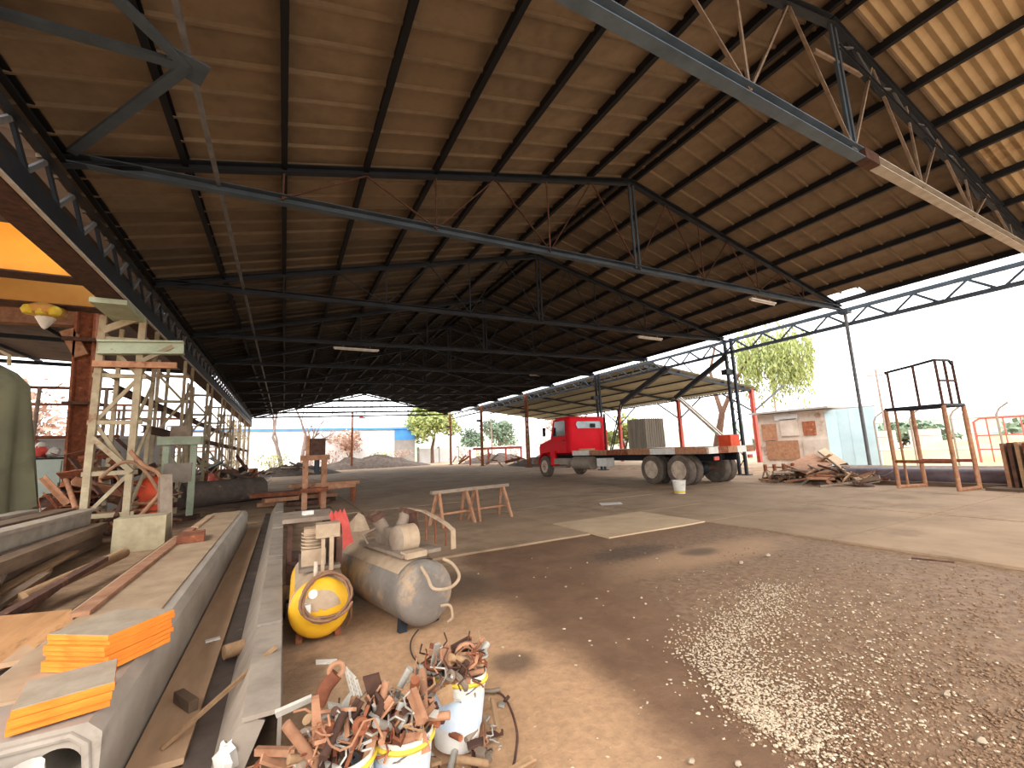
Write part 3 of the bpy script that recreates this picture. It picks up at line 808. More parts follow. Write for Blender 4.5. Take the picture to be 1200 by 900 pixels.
# long timbers and steel sections on the left
rn = random.Random(31)
pile = [(-4.6, 5.2, 12.2, .12, 'I', .34), (-4.1, 5.4, 12.0, .12, 'I', .34), (-3.6, 5.0, 11.6, .12, 'I', .34), (-3.1, 5.6, 11.0, .12, 'B', .3),
        (-4.4, 5.5, 11.9, .46, 'I', .36), (-3.9, 5.0, 12.2, .46, 'B', .36), (-3.35, 5.6, 11.4, .46, 'I', .34), (-2.95, 5.4, 10.9, .38, 'B', .2)]
lw = ['dusty beam', 'timber baulk']
for i, (x, y0, y1, z, k, h) in enumerate(pile):
    j = rn.uniform(-.12, .12)
    mb = MB()
    if k == 'I': mb.ext(I(h*.8, h, .05, .05), (x+j, y0, z+h/2-.1), (x-j, y1, z+h/2-.1))
    else: mb.bar((x+j, y0, z+h/2-.1), (x-j*.5, y1, z+h/2-.1), h*1.1, h*.8)
    piece(mb, 'steel_beam' if k == 'I' else 'timber_baulk', 'dusty_grey' if k == 'I' else ('timber_dark' if i % 2 else 'timber'),
          ('dusty steel beam' if k == 'I' else 'squared timber')+' in the %s layer of the left pile, %s from the left edge' % (('bottom', 'bottom', 'bottom', 'bottom', 'middle', 'middle', 'middle', 'middle', 'top', 'top', 'top')[i], ('first', 'second', 'third', 'fourth')[i % 4]), 'beam' if k == 'I' else 'timber', 'beams piled at the left edge')
for i in range(12):
    x = -2.75+rn.uniform(0, .95); y0 = rn.uniform(4.8, 6.4); L = rn.uniform(1.4, 3.6); a = rn.uniform(-.32, .12); z = .06+rn.uniform(0, .3)
    mb = MB().bar((x, y0, z), (x+math.sin(a)*L, y0+L*math.cos(a), z+rn.uniform(-.03, .12)), rn.uniform(.06, .18), rn.uniform(.03, .08))
    piece(mb, 'loose_plank', rn.choice(('timber_dark', 'timber', 'rust_dark', 'dusty_steel')), 'loose weathered batten lying between the beam pile and the concrete beam', 'plank', 'loose battens')
piece(MB().cyl((-2.55, 6.35, .17), (-2.42, 5.35, .17), .15, 16), 'steel_tube', 'dusty_grey', 'short dull grey tube lying in front of the beam pile', 'tube')
piece(MB().cyl((-2.3, 6.4, .2), (-2.0, 8.4, .24), .07, 12), 'log', 'timber', 'thin pale pole lying beside the beam pile', 'pole')
# wide brown board
bp = [G(-70, 728, .34), G(84, 714, .40), G(88, 748, .36), G(0, 776, .3), G(-80, 792, .3)]
piece(MB().add(bp+[p-V(0, 0, .03) for p in bp], [(0, 1, 2, 3, 4), (9, 8, 7, 6, 5)]+[(k, k+5, (k+1) % 5+5, (k+1) % 5) for k in range(5)]), 'plywood_board', 'board_brown', 'wide brown plywood board lying at the left edge below the beam pile', 'board')
for i, (a, b) in enumerate((((-10, 830), (70, 765)), ((-30, 815), (60, 758)), ((10, 862), (110, 742)))):
    piece(MB().bar(G(*a, .12+.05*i), G(*b, .14+.05*i), .07, .06), 'batten', ('timber', 'timber_dark', 'timber')[i], ['pale batten lying under the wide brown board', 'dark batten lying under the wide brown board', 'long batten lying beside the concrete beam'][i], 'plank', 'battens by the board')
# ================================================================== FOREGROUND LEFT: BEAMS
# hollow concrete box beam with a round hole in its end
t = thing('box_beam', 'long hollow concrete beam with round hole in its end, lower left', 'concrete beam', (-1.0, 6.5, 0))
y0, y1, x0, x1, h = 2.66, 11.2, -1.34, -.65, .42
def beam_section(inset=0):
    return [(x0+inset, .01), (x1-inset+.01, .01), (x1-inset, .1), (x1-.0-inset, h-.05), (x1-.05-inset, h-inset), (x0+.05+inset, h-inset), (x0+inset, h-.05)]
sec = beam_section()
mb = MB(); n = len(sec)
slices = [y0+(y1-y0)*i/8 for i in range(9)]
vs = [V(a, y, b) for y in slices for a, b in sec]
fs = [(i*n+k, i*n+(k+1) % n, (i+1)*n+(k+1) % n, (i+1)*n+k) for i in range(8) for k in range(n)]
fs.append(tuple(8*n+k for k in range(n)))
mb.add(vs, fs)
# end face with a round hole, and the bore behind it
hc = (-.79, .26); hr = .085; m = 28
hole = [(hc[0]+hr*math.cos(2*PI*k/m), hc[1]+hr*math.sin(2*PI*k/m)) for k in range(m)]
def edge_at(ang):
    d = (math.cos(ang), math.sin(ang)); best = None
    for k in range(n):
        (ax, az), (bx, bz) = sec[k], sec[(k+1) % n]
        ex, ez = bx-ax, bz-az; den = d[0]*ez-d[1]*ex
        if abs(den) < 1e-9: continue
        tt = ((ax-hc[0])*ez-(az-hc[1])*ex)/den; uu = ((ax-hc[0])*d[1]-(az-hc[1])*d[0])/den
        if tt > 0 and -1e-6 <= uu <= 1+1e-6 and (best is None or tt < best): best = tt
    return (hc[0]+d[0]*best, hc[1]+d[1]*best)
angs = sorted(set([round(2*PI*k/m, 5) for k in range(m)]+[round(math.atan2(z-hc[1], x-hc[0]) % (2*PI), 5) for x, z in sec]))
outer = [edge_at(a) for a in angs]; inner = [(hc[0]+hr*math.cos(a), hc[1]+hr*math.sin(a)) for a in angs]
q = len(angs)
vs = [V(a, y0, b) for a, b in outer]+[V(a, y0, b) for a, b in inner]+[V(a, y0+.9, b) for a, b in inner]
fs = [(k, (k+1) % q, q+(k+1) % q, q+k) for k in range(q)]+[(q+k, q+(k+1) % q, 2*q+(k+1) % q, 2*q+k) for k in range(q)]+[tuple(2*q+k for k in range(q))]
mb.add(vs, fs)
mb.build('beam_body', 'concrete_beam', t)
# raised rim of the end face
rim = [(x1-.02, .06), (x1-.05, h-.08), (x1-.1, h-.035), (x0+.1, h-.035)]
MB().tube([V(a, y0-.004, b) for a, b in rim], .016, 8).build('end_rim', 'concrete_beam', t)
# dust lying along the top
MB().box((-1.02, 7.1, h+.006), (.5, 8.1, .012)).build('dust_layer', 'beam_dust', t)
# boards lying along the beam's left shoulder
for i, (x, wd, a, b, z) in enumerate(((-1.27, .11, 4.4, 8.8, h+.012), (-1.25, .1, 8.9, 10.6, h+.012), (-1.45, .12, 4.0, 9.0, .3), (-1.58, .1, 4.4, 10.2, .22))):
    piece(MB().box((x, (a+b)/2, z+.015), (wd, b-a, .03), rs.uniform(-.006, .006)), 'board_strip', ('rust_pale', 'plank_dust', 'plank_dust', 'timber_dark')[i],
          ['reddish dusty board on the left shoulder of the concrete beam', 'short dusty board at the far end of the concrete beam', 'dusty board lying against the left side of the concrete beam', 'dark board lying low left of the concrete beam'][i], 'board', 'boards beside the concrete beam')
piece(MB().box((-1.1, 7.6, h+.06), (.3, .55, .09), .1), 'orange_block', 'rust', 'small orange-brown block on top of the concrete beam further back', 'block')

# orange-edged boards stacked on the beam
def board_stack(px_c, base, n, th, w, d, rot, label, group, seed, cx):
    r = random.Random(seed)
    for i in range(n):
        c = V(cx[0]+r.uniform(-.008, .008), cx[1]+r.uniform(-.01, .01), base+th*(i+.5))
        t = thing('plywood_sheet', ('dusty top ' if i == n-1 else ('lowest ' if i == 0 else ('second', 'third', 'fourth', 'fifth', 'sixth')[i-1]+' from bottom '))+label, 'board', c-V(0, 0, th/2), rot+r.uniform(-.012, .012), group)
        MB().box((0, 0, 0), (w, d, th*.93)).build('sheet', 'orange_edge', t, local=True).location = (0, 0, th/2)
        if i == n-1:
            MB().box((0, 0, 0), (w*.985, d*.985, .004)).build('dust_film', 'dust_top', t, local=True).location = (0, 0, th+.001)
board_stack(None, h+.014, 7, .026, .38, .38, -.62, 'orange-edged sheet in the taller stack on the concrete beam', 'taller stack of orange sheets', 4, (-.83, 3.42))
board_stack(None, h+.014, 3, .034, .31, .31, .22, 'orange-edged sheet in the low stack nearest the beam end', 'low stack of orange sheets', 8, (-.83, 2.84))
# crumpled plastic over the beam end
def crumple(cx, cy, z0, sx, sy, amp, seed):
    return lambda u, v: V(cx+(u-.5)*sx, cy+(v-.5)*sy, z0+amp*noise.noise(V(u*5+seed, v*5, seed))+amp*.6*noise.noise(V(u*11, v*11, seed+4)))
def hang(u, v):
    x = -1.36+.56*u+.03*noise.noise(V(u*6, v*6, 2)); z = .345-.33*v
    return V(x, 2.585-.10*v+.05*math.sin(u*22+3*v)+.04*noise.noise(V(u*9, v*5, 3)), z+.015*math.sin(u*17))
piece(MB().grid(hang, 30, 12), 'plastic_sheet', 'sheet_plastic', 'crumpled white and pink plastic sheet over the end of the concrete beam', 'plastic sheet')

# flat steel plate, folded channel and stepped flange lying right of the concrete beam
t = thing('folded_girder', 'long folded steel girder with dusty flange and dark trough beside the concrete beam', 'steel girder', (-.3, 7, 0))
MB().box((-.505, 7.0, .035), (.24, 8.2, .03)).build('lower_flange', 'plank_dust', t)
MB().add([V(-.385, 2.6, .03), V(-.385, 14, .03), V(-.24, 14, .02), V(-.24, 2.6, .02), V(-.385, 2.6, .015), V(-.385, 14, .015), V(-.24, 14, .005), V(-.24, 2.6, .005)],
         [(0, 1, 2, 3), (4, 5, 6, 7), (0, 3, 7, 4), (1, 2, 6, 5), (0, 1, 5, 4), (3, 2, 6, 7)]).build('trough', 'soil_heap', t)
mb = MB()
sec2 = [(-.26, .02), (-.12, .30), (-.11, .30), (-.245, .02)]
mb.ext([(a, b) for a, b in [(-.26, .02), (-.245, .02), (-.11, .30), (-.125, .30)]], (0, 2.6, 0), (0, 14, 0)).build('web', 'dusty_grey', t)
for i in range(9):
    a = 2.6+i*1.26
    MB().box((-.05, a+.6, .292+(.012 if i % 2 else 0)), (.16, 1.24, .022)).build('upper_flange', 'dusty_grey', t)
    MB().box((.028, a+.6, .15), (.018, 1.24, .28)).build('edge_plate', 'dusty_grey', t)
    MB().bar((-.19, a, .02), (-.08, a, .28), .016, .1).build('stiffener', 'dusty_grey', t)
piece(MB().cyl((-.34, 4.05, .1), (-.22, 4.1, .1), .05, 14), 'wood_offcut', 'timber', 'short round timber offcut lying in the trough of the steel girder', 'offcut')
piece(MB().box((-.47, 3.45, .085), (.05, .22, .06), .5), 'wood_wedge', 'timber_dark', 'dark wooden wedge lying on the dusty lower flange', 'wedge')
piece(MB().box((-.46, 4.5, .062), (.1, .05, .012), .2), 'paper_scrap', 'white_plastic', 'small white scrap lying on the dusty lower flange', 'scrap')
piece(MB().bar((-.5, 3.02, .06), (.0, 3.3, .33), .02, .02), 'wood_strip', 'timber', 'thin pale strip of wood across the steel girder', 'strip')

# ================================================================== COMPRESSORS
def tank_profile(r, L):
    p = [(0, -.10)]
    for k in range(1, 7):
        a = k/6*PI/2; p.append((r*math.sin(a), -.10*math.cos(a)))
    p += [(r, .02), (r*1.008, .02), (r*1.008, .05), (r, .05), (r, L-.05), (r*1.008, L-.05), (r*1.008, L-.02), (r, L-.02), (r, L)]
    for k in range(1, 7):
        a = k/6*PI/2; p.append((r*math.cos(a), L+.10*math.sin(a)))
    return p
# yellow compressor, front end towards the camera
o = V(.31, 4.1, 0)
t = thing('air_compressor', 'yellow tank air compressor with coiled hose and dusty pump, beside the girder', 'air compressor', o, -.03)
R = .235; zc = .275
def B(mb, nm, m, lab=None, par=None):
    ob = mb.build(nm, m, par or t, local=True)
    if lab: ob['label'] = lab
    return ob
B(MB().lathe(tank_profile(R, 1.05), (0, 0, zc), (0, 1, 0), 32), 'tank', 'yellow_paint', 'yellow dusty tank')
def dustcap(u, v):
    a = (v-.5)*1.9+PI/2; y = .03+u*1.0
    return V(math.cos(a)*(R+.006), y, zc+math.sin(a)*(R+.006))
B(MB().grid(dustcap, 8, 14), 'dust_cover', 'dust_skin')
def dustdome(u, v):
    ph = math.radians(8+164*u); a = .08+(PI/2-.08)*v
    w_ = .06*math.sin(u*9)+.04*math.sin(u*23)
    rr = (R+.005)*math.sin(a)
    return V(rr*math.cos(ph), .03-.137*math.cos(a), zc+rr*math.sin(ph)*(1-.0)+w_*.0)
B(MB().grid(dustdome, 18, 10), 'dust_cover', 'dust_skin')
for sx in (-.15, .15):
    B(MB().bar((sx, .1, 0), (sx*.95, .1, .25), .045, .05), 'foot', 'rust')
for sx in (-.30, .30):
    wl = B(MB().lathe([(.05, -.03), (.13, -.035), (.15, -.02), (.15, .02), (.13, .035), (.05, .03)], (sx, .78, .15), (1, 0, 0), 20), 'wheel', 'tyre')
    B(MB().lathe([(0, -.02), (.09, -.02), (.09, .02), (0, .02)], (sx, .78, .15), (1, 0, 0), 14), 'hub', 'rim', par=wl)
B(MB().cyl((-.3, .78, .15), (.3, .78, .15), .018, 8), 'axle', 'steel_dark')
B(MB().box((0, .55, zc+R+0.024), (.34, .7, .03)), 'base_plate', 'dusty_steel')
pm = B(MB().box((-.05, .42, zc+R+0.096), (.2, .26, .16)).cyl((-.05, .42, zc+R+0.112), (-.05, .42, zc+R+0.288), .075, 16), 'pump', 'dust_skin')
for k in range(6): B(MB().lathe([(0, 0), (.105, 0), (.105, .012), (0, .012)], (-.05, .42, zc+R+0.152+k*.03), (0, 0, 1), 16), 'cooling_fin', 'dust_skin', par=pm)
B(MB().box((-.05, .42, zc+R+0.320), (.17, .17, .06)), 'cylinder_head', 'dust_skin', par=pm)
B(MB().cyl((.07, .62, zc+R+0.112), (.07, .9, zc+R+0.112), .1, 18), 'motor', 'dusty_steel')
B(MB().lathe([(.12, -.02), (.2, -.025), (.2, .025), (.12, .02)], (.16, .45, zc+R+0.160), (1, 0, 0), 24), 'flywheel', 'rust_dark')
for k in range(4): B(MB().bar((.16, .45, zc+R+0.160), (.16, .45+.17*math.cos(k*PI/2), zc+R+0.160+.17*math.sin(k*PI/2)), .025), 'spoke', 'rust_dark')
B(MB().bar((.02, .2, zc+R), (.02, .2, zc+R+0.272), .03, .05), 'riser', 'dust_skin')
B(MB().bar((.09, .22, zc+R), (.09, .22, zc+R+0.288), .035, .05), 'riser', 'dust_skin')
B(MB().box((.06, .3, zc+R+0.336), (.2, .16, .12)), 'air_filter', 'dust_skin')
B(MB().cyl((-.04, .05, zc+.24), (-.04, .05, zc+.36), .016, 8), 'valve', 'rim')
g = B(MB().lathe([(0, -.015), (.035, -.015), (.035, .015), (0, .015)], (-.06, -.07, zc+.13), (0, -1, .3), 16), 'pressure_gauge', 'white_plastic')
B(MB().box((-.1, -.12, zc+.04), (.05, .05, .07)), 'regulator', 'white_plastic')
# coiled hose hanging on the tank end
mb = MB(); pts = []
for i in range(84):
    a = 2*PI*i/21; rr = .165+.012*math.sin(i*.7)+.004*(i//21)
    z = zc+.10+rr*.95*math.sin(a); yy = -.125-.006*(i % 5)-.012*(i//21)+.17*max(0, math.sin(a))**2
    pts.append(V(.04+rr*1.05*math.cos(a), yy, z))
pts += [V(.235, -.06, zc-.02), V(.245, .0, zc-.12), V(.22, .08, zc-.2)]
B(mb.tube(pts, .0105, 7), 'coiled_hose', 'hose', 'dusty coiled air hose')

# grey compressor
fr, bk = V(1.13, 3.86, .36), V(.74, 5.4, .36)
d = (bk-fr).normalized(); ang = math.atan2(-d.x, d.y)
o = V(fr.x, fr.y, 0)
t = thing('air_compressor', 'large grey tank air compressor with belt guard, right of the yellow one', 'air compressor', o, ang)
R = .265; zc = .30; Lt = 1.4
B(MB().lathe(tank_profile(R, Lt), (0, 0, zc), (0, 1, 0), 36), 'tank', 'tank_grey', 'dull grey dusty tank')
B(MB().grid(dustcap, 8, 14) if False else MB().grid(lambda u, v: V(math.cos((v-.5)*1.7+PI/2)*(R+.006), .1+u*1.3, zc+math.sin((v-.5)*1.7+PI/2)*(R+.006)), 8, 12), 'dust_cover', 'dust_skin')
for y in (.12, 1.3):
    for sx in (-.16, .16): B(MB().bar((sx, y, 0), (sx*.9, y, .2), .05, .07), 'foot', 'steel_dark')
B(MB().box((.06, .62, zc+R+0.034), (.4, .95, .03)), 'base_plate', 'dusty_steel')
B(MB().cyl((-.05, .42, zc+R+0.136), (.12, .42, zc+R+0.136), .13, 20), 'motor', 'dust_skin', 'rounded dusty motor')
B(MB().lathe([(0, -.02), (.09, -.02), (.12, 0), (.13, .02)], (-.07, .42, zc+R+0.136), (1, 0, 0), 20), 'motor_end', 'dusty_steel')
pm = B(MB().box((.1, .82, zc+R+0.109), (.24, .28, .2)), 'pump', 'dusty_steel')
for sx in (-.08, .08):
    cy_ = B(MB().cyl((.1+sx, .82, zc+R+0.163), (.1+sx*2.2, .82, zc+R+0.313), .06, 14), 'cylinder', 'dusty_steel', par=pm)
    B(MB().box((.1+sx*2.3, .82, zc+R+0.320), (.13, .16, .05), (0, sx*5, 0)), 'cylinder_head', 'rust_dark', par=pm)
B(MB().lathe([(.14, -.02), (.2, -.02), (.2, .02), (.14, .02)], (.28, .82, zc+R+0.136), (1, 0, 0), 24), 'flywheel', 'rust_dark')
for k in range(5): B(MB().bar((.28, .82, zc+R+0.136), (.28, .82+.17*math.cos(k*2*PI/5), zc+R+0.136+.17*math.sin(k*2*PI/5)), .025), 'spoke', 'rust_dark')
gd = [V(.34, .06, zc+R+0.034), V(.34, .06, zc+R+0.204), V(.34, .2, zc+R+0.258), V(.34, .6, zc+R+0.340), V(.34, .95, zc+R+0.340), V(.34, 1.08, zc+R+0.272), V(.34, 1.1, zc+R+0.034)]
for a, b in zip(gd[:-1], gd[1:]): B(MB().bar(a, b, .05, .012), 'guard_band', 'dust_skin')
B(MB().add([p+V(-.02, 0, 0) for p in gd], [tuple(range(len(gd)))]), 'guard_mesh', 'rust_dark') if False else None
for k in range(5):
    y = .2+k*.18
    B(MB().bar((.345, y, zc+R+0.041), (.345, y, zc+R+0.245+.1*min(1, k/2)), .012), 'guard_wire', 'rust')
hd = [V(-.06, -.04, zc+.23), V(-.07, -.16, zc+.17), V(-.05, -.22, zc+.09), V(.1, -.24, zc+.07), V(.22, -.2, zc+.12), V(.24, -.08, zc+.2), V(.2, .02, zc+.24)]
B(MB().tube(smooth(hd), .014, 8), 'handle', 'dust_skin', 'pale bent handle on the tank end')
B(MB().tube(smooth([V(.08, -.12, zc-.1), V(.14, -.17, zc-.1), V(.16, -.17, zc-.2), V(.14, -.13, zc-.24)]), .012, 8), 'drain_pipe', 'dust_skin')
B(MB().box((-.02, .16, zc+R+0.041), (.2, .12, .05)), 'bracket', 'dust_skin')
B(MB().tube([V(-.1, .9, zc+R), V(-.16, .95, zc+R+0.136), V(.0, .9, zc+R+0.204)], .014, 8), 'air_pipe', 'dusty_steel')
# red belt guard leaning between the compressors
def gpt(u, v):
    return V(.66-.19*v+.17*u+.012*math.sin(v*9), 5.62+.10*u, .22+.66*v*(1-.10*math.sin(u*11)**2))
t = thing('belt_guard', 'torn red plastic belt guard standing between the two compressors', 'guard', (.7, 5.7, 0))
MB().grid(gpt, 8, 8).grid(lambda u, v: gpt(u, v)+V(.05, .02, 0), 8, 8).build('panel', 'red_plastic', t)
MB().bar((.74, 5.64, 0), (.74, 5.64, .35), .05, .03).build('leg', 'rust', t)
MB().bar((.78, 5.9, 0), (.78, 5.9, .35), .05, .03).build('leg', 'rust', t)
MB().ball((.86, 5.86, .58), .16, 12, 4, .5, (.8, .7, 1.1)).build('dirt_crust', 'dust_skin', t)
# stand and scrap behind yellow compressor
t = thing('small_bench', 'small dusty iron bench just behind the yellow compressor', 'bench', (.28, 6.4, 0))
for dx in (-.18, .25):
    for dy in (-.3, .3): MB().bar((.28+dx, 6.4+dy, 0), (.28+dx, 6.4+dy, .72), .05).build('leg', 'rust_dark', t)
MB().box((.31, 6.4, .75), (.6, .8, .05)).build('top', 'dusty_steel', t)
MB().box((.31, 6.4, .25), (.45, .7, .03)).build('shelf', 'rust_dark', t)
piece(MB().box((.3, 6.3, .8), (.12, .08, .05), .3), 'white_carton', 'white_plastic', 'small white carton on the iron bench', 'carton')

# ================================================================== BUCKETS OF SCRAP
def bucket(x, y, r, h, tilt, label, m='white_plastic'):
    t = thing('paint_bucket', label, 'bucket', (x, y, 0), group='buckets of scrap')
    prof = [(0, .004), (r*.84, .004), (r*.86, .02), (r*.97, h-.06), (r*1.0, h-.06), (r*1.02, h), (r*.98, h), (r*.9, h-.08), (r*.8, .03), (0, .03)]
    ax = V(math.sin(tilt[0])*1, math.sin(tilt[1]), 1).normalized()
    MB().lathe(prof, (x, y, 0), ax, 32).build('pail', m, t)
    top = V(x, y, 0)+ax*(h-.03)
    _, s, u = frame(ax)
    MB().tube([top+(s*math.cos(2*PI*k/28)+u*math.sin(2*PI*k/28))*r*1.02 for k in range(28)], .011, 6, True).build('rim', 'yellow_rim', t)
    MB().lathe([(r*.935, h*.3), (r*.985, h*.72)], (x, y, 0), ax, 28).build('printed_band', 'blue_print', t)
    MB().tube([top+s*r*1.03*math.cos(PI*k/12)+(u*.8-ax*.5)*r*math.sin(PI*k/12) for k in range(13)], .004, 6).build('wire_handle', 'rod_grey', t)
    return top
bucket(.25, 2.07, .13, .32, (0, 0), 'white bucket with yellow rim full of scrap, nearest bottom edge left')
bucket(.50, 2.12, .13, .30, (.05, 0), 'white bucket half hidden in scrap between the other two')
bucket(.85, 2.36, .135, .34, (.12, .05), 'white and pale blue bucket overflowing with scrap, rightmost')
rn = random.Random(77)
spots = [(.25, 2.07, .12, .31), (.50, 2.12, .12, .29), (.83, 2.36, .13, .33)]
for i in range(150):
    x, y, r, hh = spots[i % 3]
    a = rn.uniform(0, 2*PI); q = r*math.sqrt(rn.random())*1.25
    scrap(V(x+q*math.cos(a), y+q*math.sin(a)*.8, hh-.02+rn.random()**1.4*.16), rn, .06, .21, 'bbpatwwwr', label='rusty metal offcut heaped in the buckets of scrap', group='offcuts in the buckets', flat=1.1, name='metal_offcut',
          mats=('rust', 'rust_pale', 'rust_pale', 'rust_dark', 'galv', 'dusty_steel', 'rust'))
for i in range(110):
    x = rn.uniform(.08, 1.08); y = rn.uniform(1.85, 2.6)
    scrap(V(x, y, .015+rn.random()**3*.10), rn, .05, .22, 'bpatw', label='small rusty offcut strewn on the ground around the buckets', group='offcuts on the ground', flat=.25, name='metal_offcut',
          mats=('rust', 'rust_dark', 'galv', 'dusty_steel', 'timber', 'rust_pale'))
for i in range(70):
    x, y, r, hh = spots[i % 3]
    a = rn.uniform(0, 2*PI); q = r*math.sqrt(rn.random())*1.3
    scrap(V(x+q*math.cos(a), y+q*math.sin(a)*.8, hh+rn.random()*.13), rn, .14, .30, 'wwwwt', label='thin wire or lath sticking out of the buckets of scrap', group='wires in the buckets', flat=1.2, name='wire_offcut', mats=('rust_pale', 'timber', 'galv', 'rust', 'rust_dark'))
# the larger pieces one can tell apart
def flat_piece(pts, n, th, name, m, label, cat='scrap'):
    pts = [Vector(p) for p in pts]; n = Vector(n).normalized()*th; k = len(pts)
    return piece(MB().add(pts+[p+n for p in pts], [tuple(range(k)), tuple(range(2*k-1, k-1, -1))]+[(i, i+k, (i+1) % k+k, (i+1) % k) for i in range(k)]), name, m, label, cat)
Yb = 2.15
def S(px, py, dy=0): return PY(px, py, Yb+dy)
flat_piece([S(425, 795), S(444, 790), S(452, 820), S(468, 862), S(448, 876), S(440, 850)], (.2, 1, .3), .012, 'steel_plate', 'rust_dark', 'dark brown plate standing upright in the middle of the scrap')
flat_piece([S(365, 820, -.12), S(374, 818, -.12), S(380, 878, -.12), S(366, 876, -.12)], (0, 1, .2), .02, 'flat_bar', 'rust_pale', 'pinkish rusty flat bar standing in the left bucket')
flat_piece([S(384, 825), S(400, 828), S(412, 812), S(408, 830), S(418, 838), S(404, 842), S(398, 862), S(388, 850), S(374, 846), S(386, 838)], (0, 1, .3), .015, 'star_bracket', 'galv', 'pale star-shaped bracket in the left bucket')
flat_piece([S(385, 868, -.1), S(425, 856, -.1), S(427, 862, -.1), S(388, 874, -.1)], (0, .5, 1), .012, 'white_strip', 'white_plastic', 'white strip lying on the left bucket')
flat_piece([S(322, 836, .1), S(365, 817, .1), S(367, 822, .1), S(324, 842, .1)], (0, .5, 1), .012, 'white_strip', 'galv', 'long pale strip poking out left of the buckets')
flat_piece([S(470, 866, -.15), S(500, 862, -.15), S(505, 880, -.15), S(465, 895, -.15)], (0, 1, .6), .02, 'plywood_offcut', 'rust_pale', 'square pinkish offcut in front of the right bucket')
flat_piece([S(481, 800), S(490, 794), S(494, 850), S(474, 868)], (.3, 1, .2), .012, 'angle_offcut', 'rust', 'tall rusty strip standing beside the right bucket')
flat_piece([S(512, 815, .05), S(530, 805, .05), S(532, 822, .05), S(518, 828, .05)], (0, 1, .4), .02, 'wood_chip', 'timber', 'pale wooden chip in the right bucket')
c = S(388, 800)
t = thing('rusty_valve', 'rusty elbow fitting with round flange on top of the left bucket', 'pipe fitting', c-V(0, 0, .06))
MB().tube([c+V(-.05, 0, -.07), c+V(-.02, 0, -.01), c+V(.02, 0, .03)], .03, 10).build('elbow', 'rust', t)
MB().tube([c+V(.02+.028*math.cos(2*PI*k/16), .0, .045+.028*math.sin(2*PI*k/16)) for k in range(16)], .011, 8, True).build('flange_ring', 'rust_pale', t)
t = thing('mesh_offcut', 'pale expanded-mesh offcut sticking up between the buckets', 'mesh', S(410, 815))
for k in range(5):
    MB().bar(S(402+k*4, 776+k*5), S(412+k*3, 815), .007).build('wire', 'galv', t)
for k in range(5): MB().bar(S(403+k*1.8, 780+k*7), S(417+k*1.2, 794+k*5), .006).build('wire', 'galv', t)
flat_piece([G(508, 792, .1), G(532, 776, .16), G(533, 779, .16), G(510, 796, .1)], (0, 0, 1), .01, 'white_stick', 'white_plastic', 'thin white stick poking out behind the right bucket')
flat_piece([G(370, 775, .0), G(395, 774, .0), G(395, 778, .0), G(370, 779, .0)], (0, 0, 1), .012, 'white_offcut', 'white_plastic', 'short white slat on the ground behind the buckets')
# debris between girder and buckets
for i in range(26):
    scrap(V(rn.uniform(-.5, .1), rn.uniform(2.1, 2.5), .03+rn.random()*.14), rn, .1, .34, 'bpaw', label='rusty offcut in the low heap at the near end of the steel girder', group='offcuts by the girder end', flat=.7, name='metal_offcut', mats=('rust', 'rust_pale', 'timber', 'rust_dark'))
piece(MB().bar(G(300, 880, .2), G(347, 881, .2), .025, .03), 'wood_lath', 'rust_pale', 'pinkish lath lying across the low heap left of the buckets', 'lath')
c = G(264, 888, .15)
piece(MB().ball(c, .055, 12, 9, .9, (.8, .8, 1.2)), 'paper_ball', 'white_plastic', 'crumpled white bag at the near end of the steel girder', 'bag')

# cables on the ground
piece(MB().tube(smooth([G(*p, .012) for p in ((490, 738), (482, 750), (482, 765), (492, 780), (505, 792))]), .006, 6), 'cable', 'cable', 'thin dark cable trailing from the grey compressor', 'cable')
piece(MB().tube(smooth([G(*p, .012) for p in ((562, 812), (578, 810), (590, 816), (600, 835), (606, 860), (604, 885), (600, 905))]), .007, 6), 'cable', 'rust_dark', 'rusty wire curving over the sand right of the buckets', 'wire')
piece(MB().tube([G(*p, .03) for p in ((560, 809), (575, 810), (586, 808))], .012, 6), 'rusty_rod', 'dusty_steel', 'short dusty rod lying right of the buckets', 'rod')
for i in range(22):
    p = G(rn.uniform(545, 600), rn.uniform(818, 895), 0)
    scrap(p+V(0, 0, .012), rn, .03, .11, 'bpw', label='tiny grey metal shaving on the ground right of the buckets', group='shavings right of the buckets', flat=.2, name='metal_shaving', mats=('dusty_steel', 'galv', 'rust_dark'))

# ================================================================== GRAVEL
def pebbles(pts, rnd):
    vs = []; fs = []
    base = [(1, 0, 0), (-1, 0, 0), (0, 1, 0), (0, -1, 0), (0, 0, 1), (0, 0, -1), (.6, .6, .55), (-.6, .6, .5), (-.6, -.6, .55), (.6, -.6, .5)]
    F = [(4, 0, 6), (6, 0, 2), (4, 6, 2), (4, 2, 7), (7, 2, 1), (4, 7, 1), (4, 1, 8), (8, 1, 3), (4, 8, 3), (4, 3, 9), (9, 3, 0), (4, 9, 0), (5, 2, 0), (5, 1, 2), (5, 3, 1), (5, 0, 3)]
    for (p, r) in pts:
        a = rnd.uniform(0, 2*PI); ca, sa = math.cos(a), math.sin(a); sx, sy, sz = r*rnd.uniform(.7, 1.3), r*rnd.uniform(.6, 1.1), r*rnd.uniform(.4, .8)
        k = len(vs)
        for b in base:
            j = rnd.uniform(.8, 1.15)
            x, y, z = b[0]*sx*j, b[1]*sy*j, b[2]*sz*j
            vs.append((p.x+x*ca-y*sa, p.y+x*sa+y*ca, p.z+z+sz*.3))
        fs += [tuple(i+k for i in f) for f in F]
    mb = MB(); mb.v = [Vector(v) for v in vs]; mb.f = fs; mb.s = [False]*len(fs)
    return mb
rn = random.Random(5)
def gz(x, y): return noise.noise(V(x*.8, y*.8, 0))*.014+noise.noise(V(x*3, y*3, 4))*.007-.012
pl = []
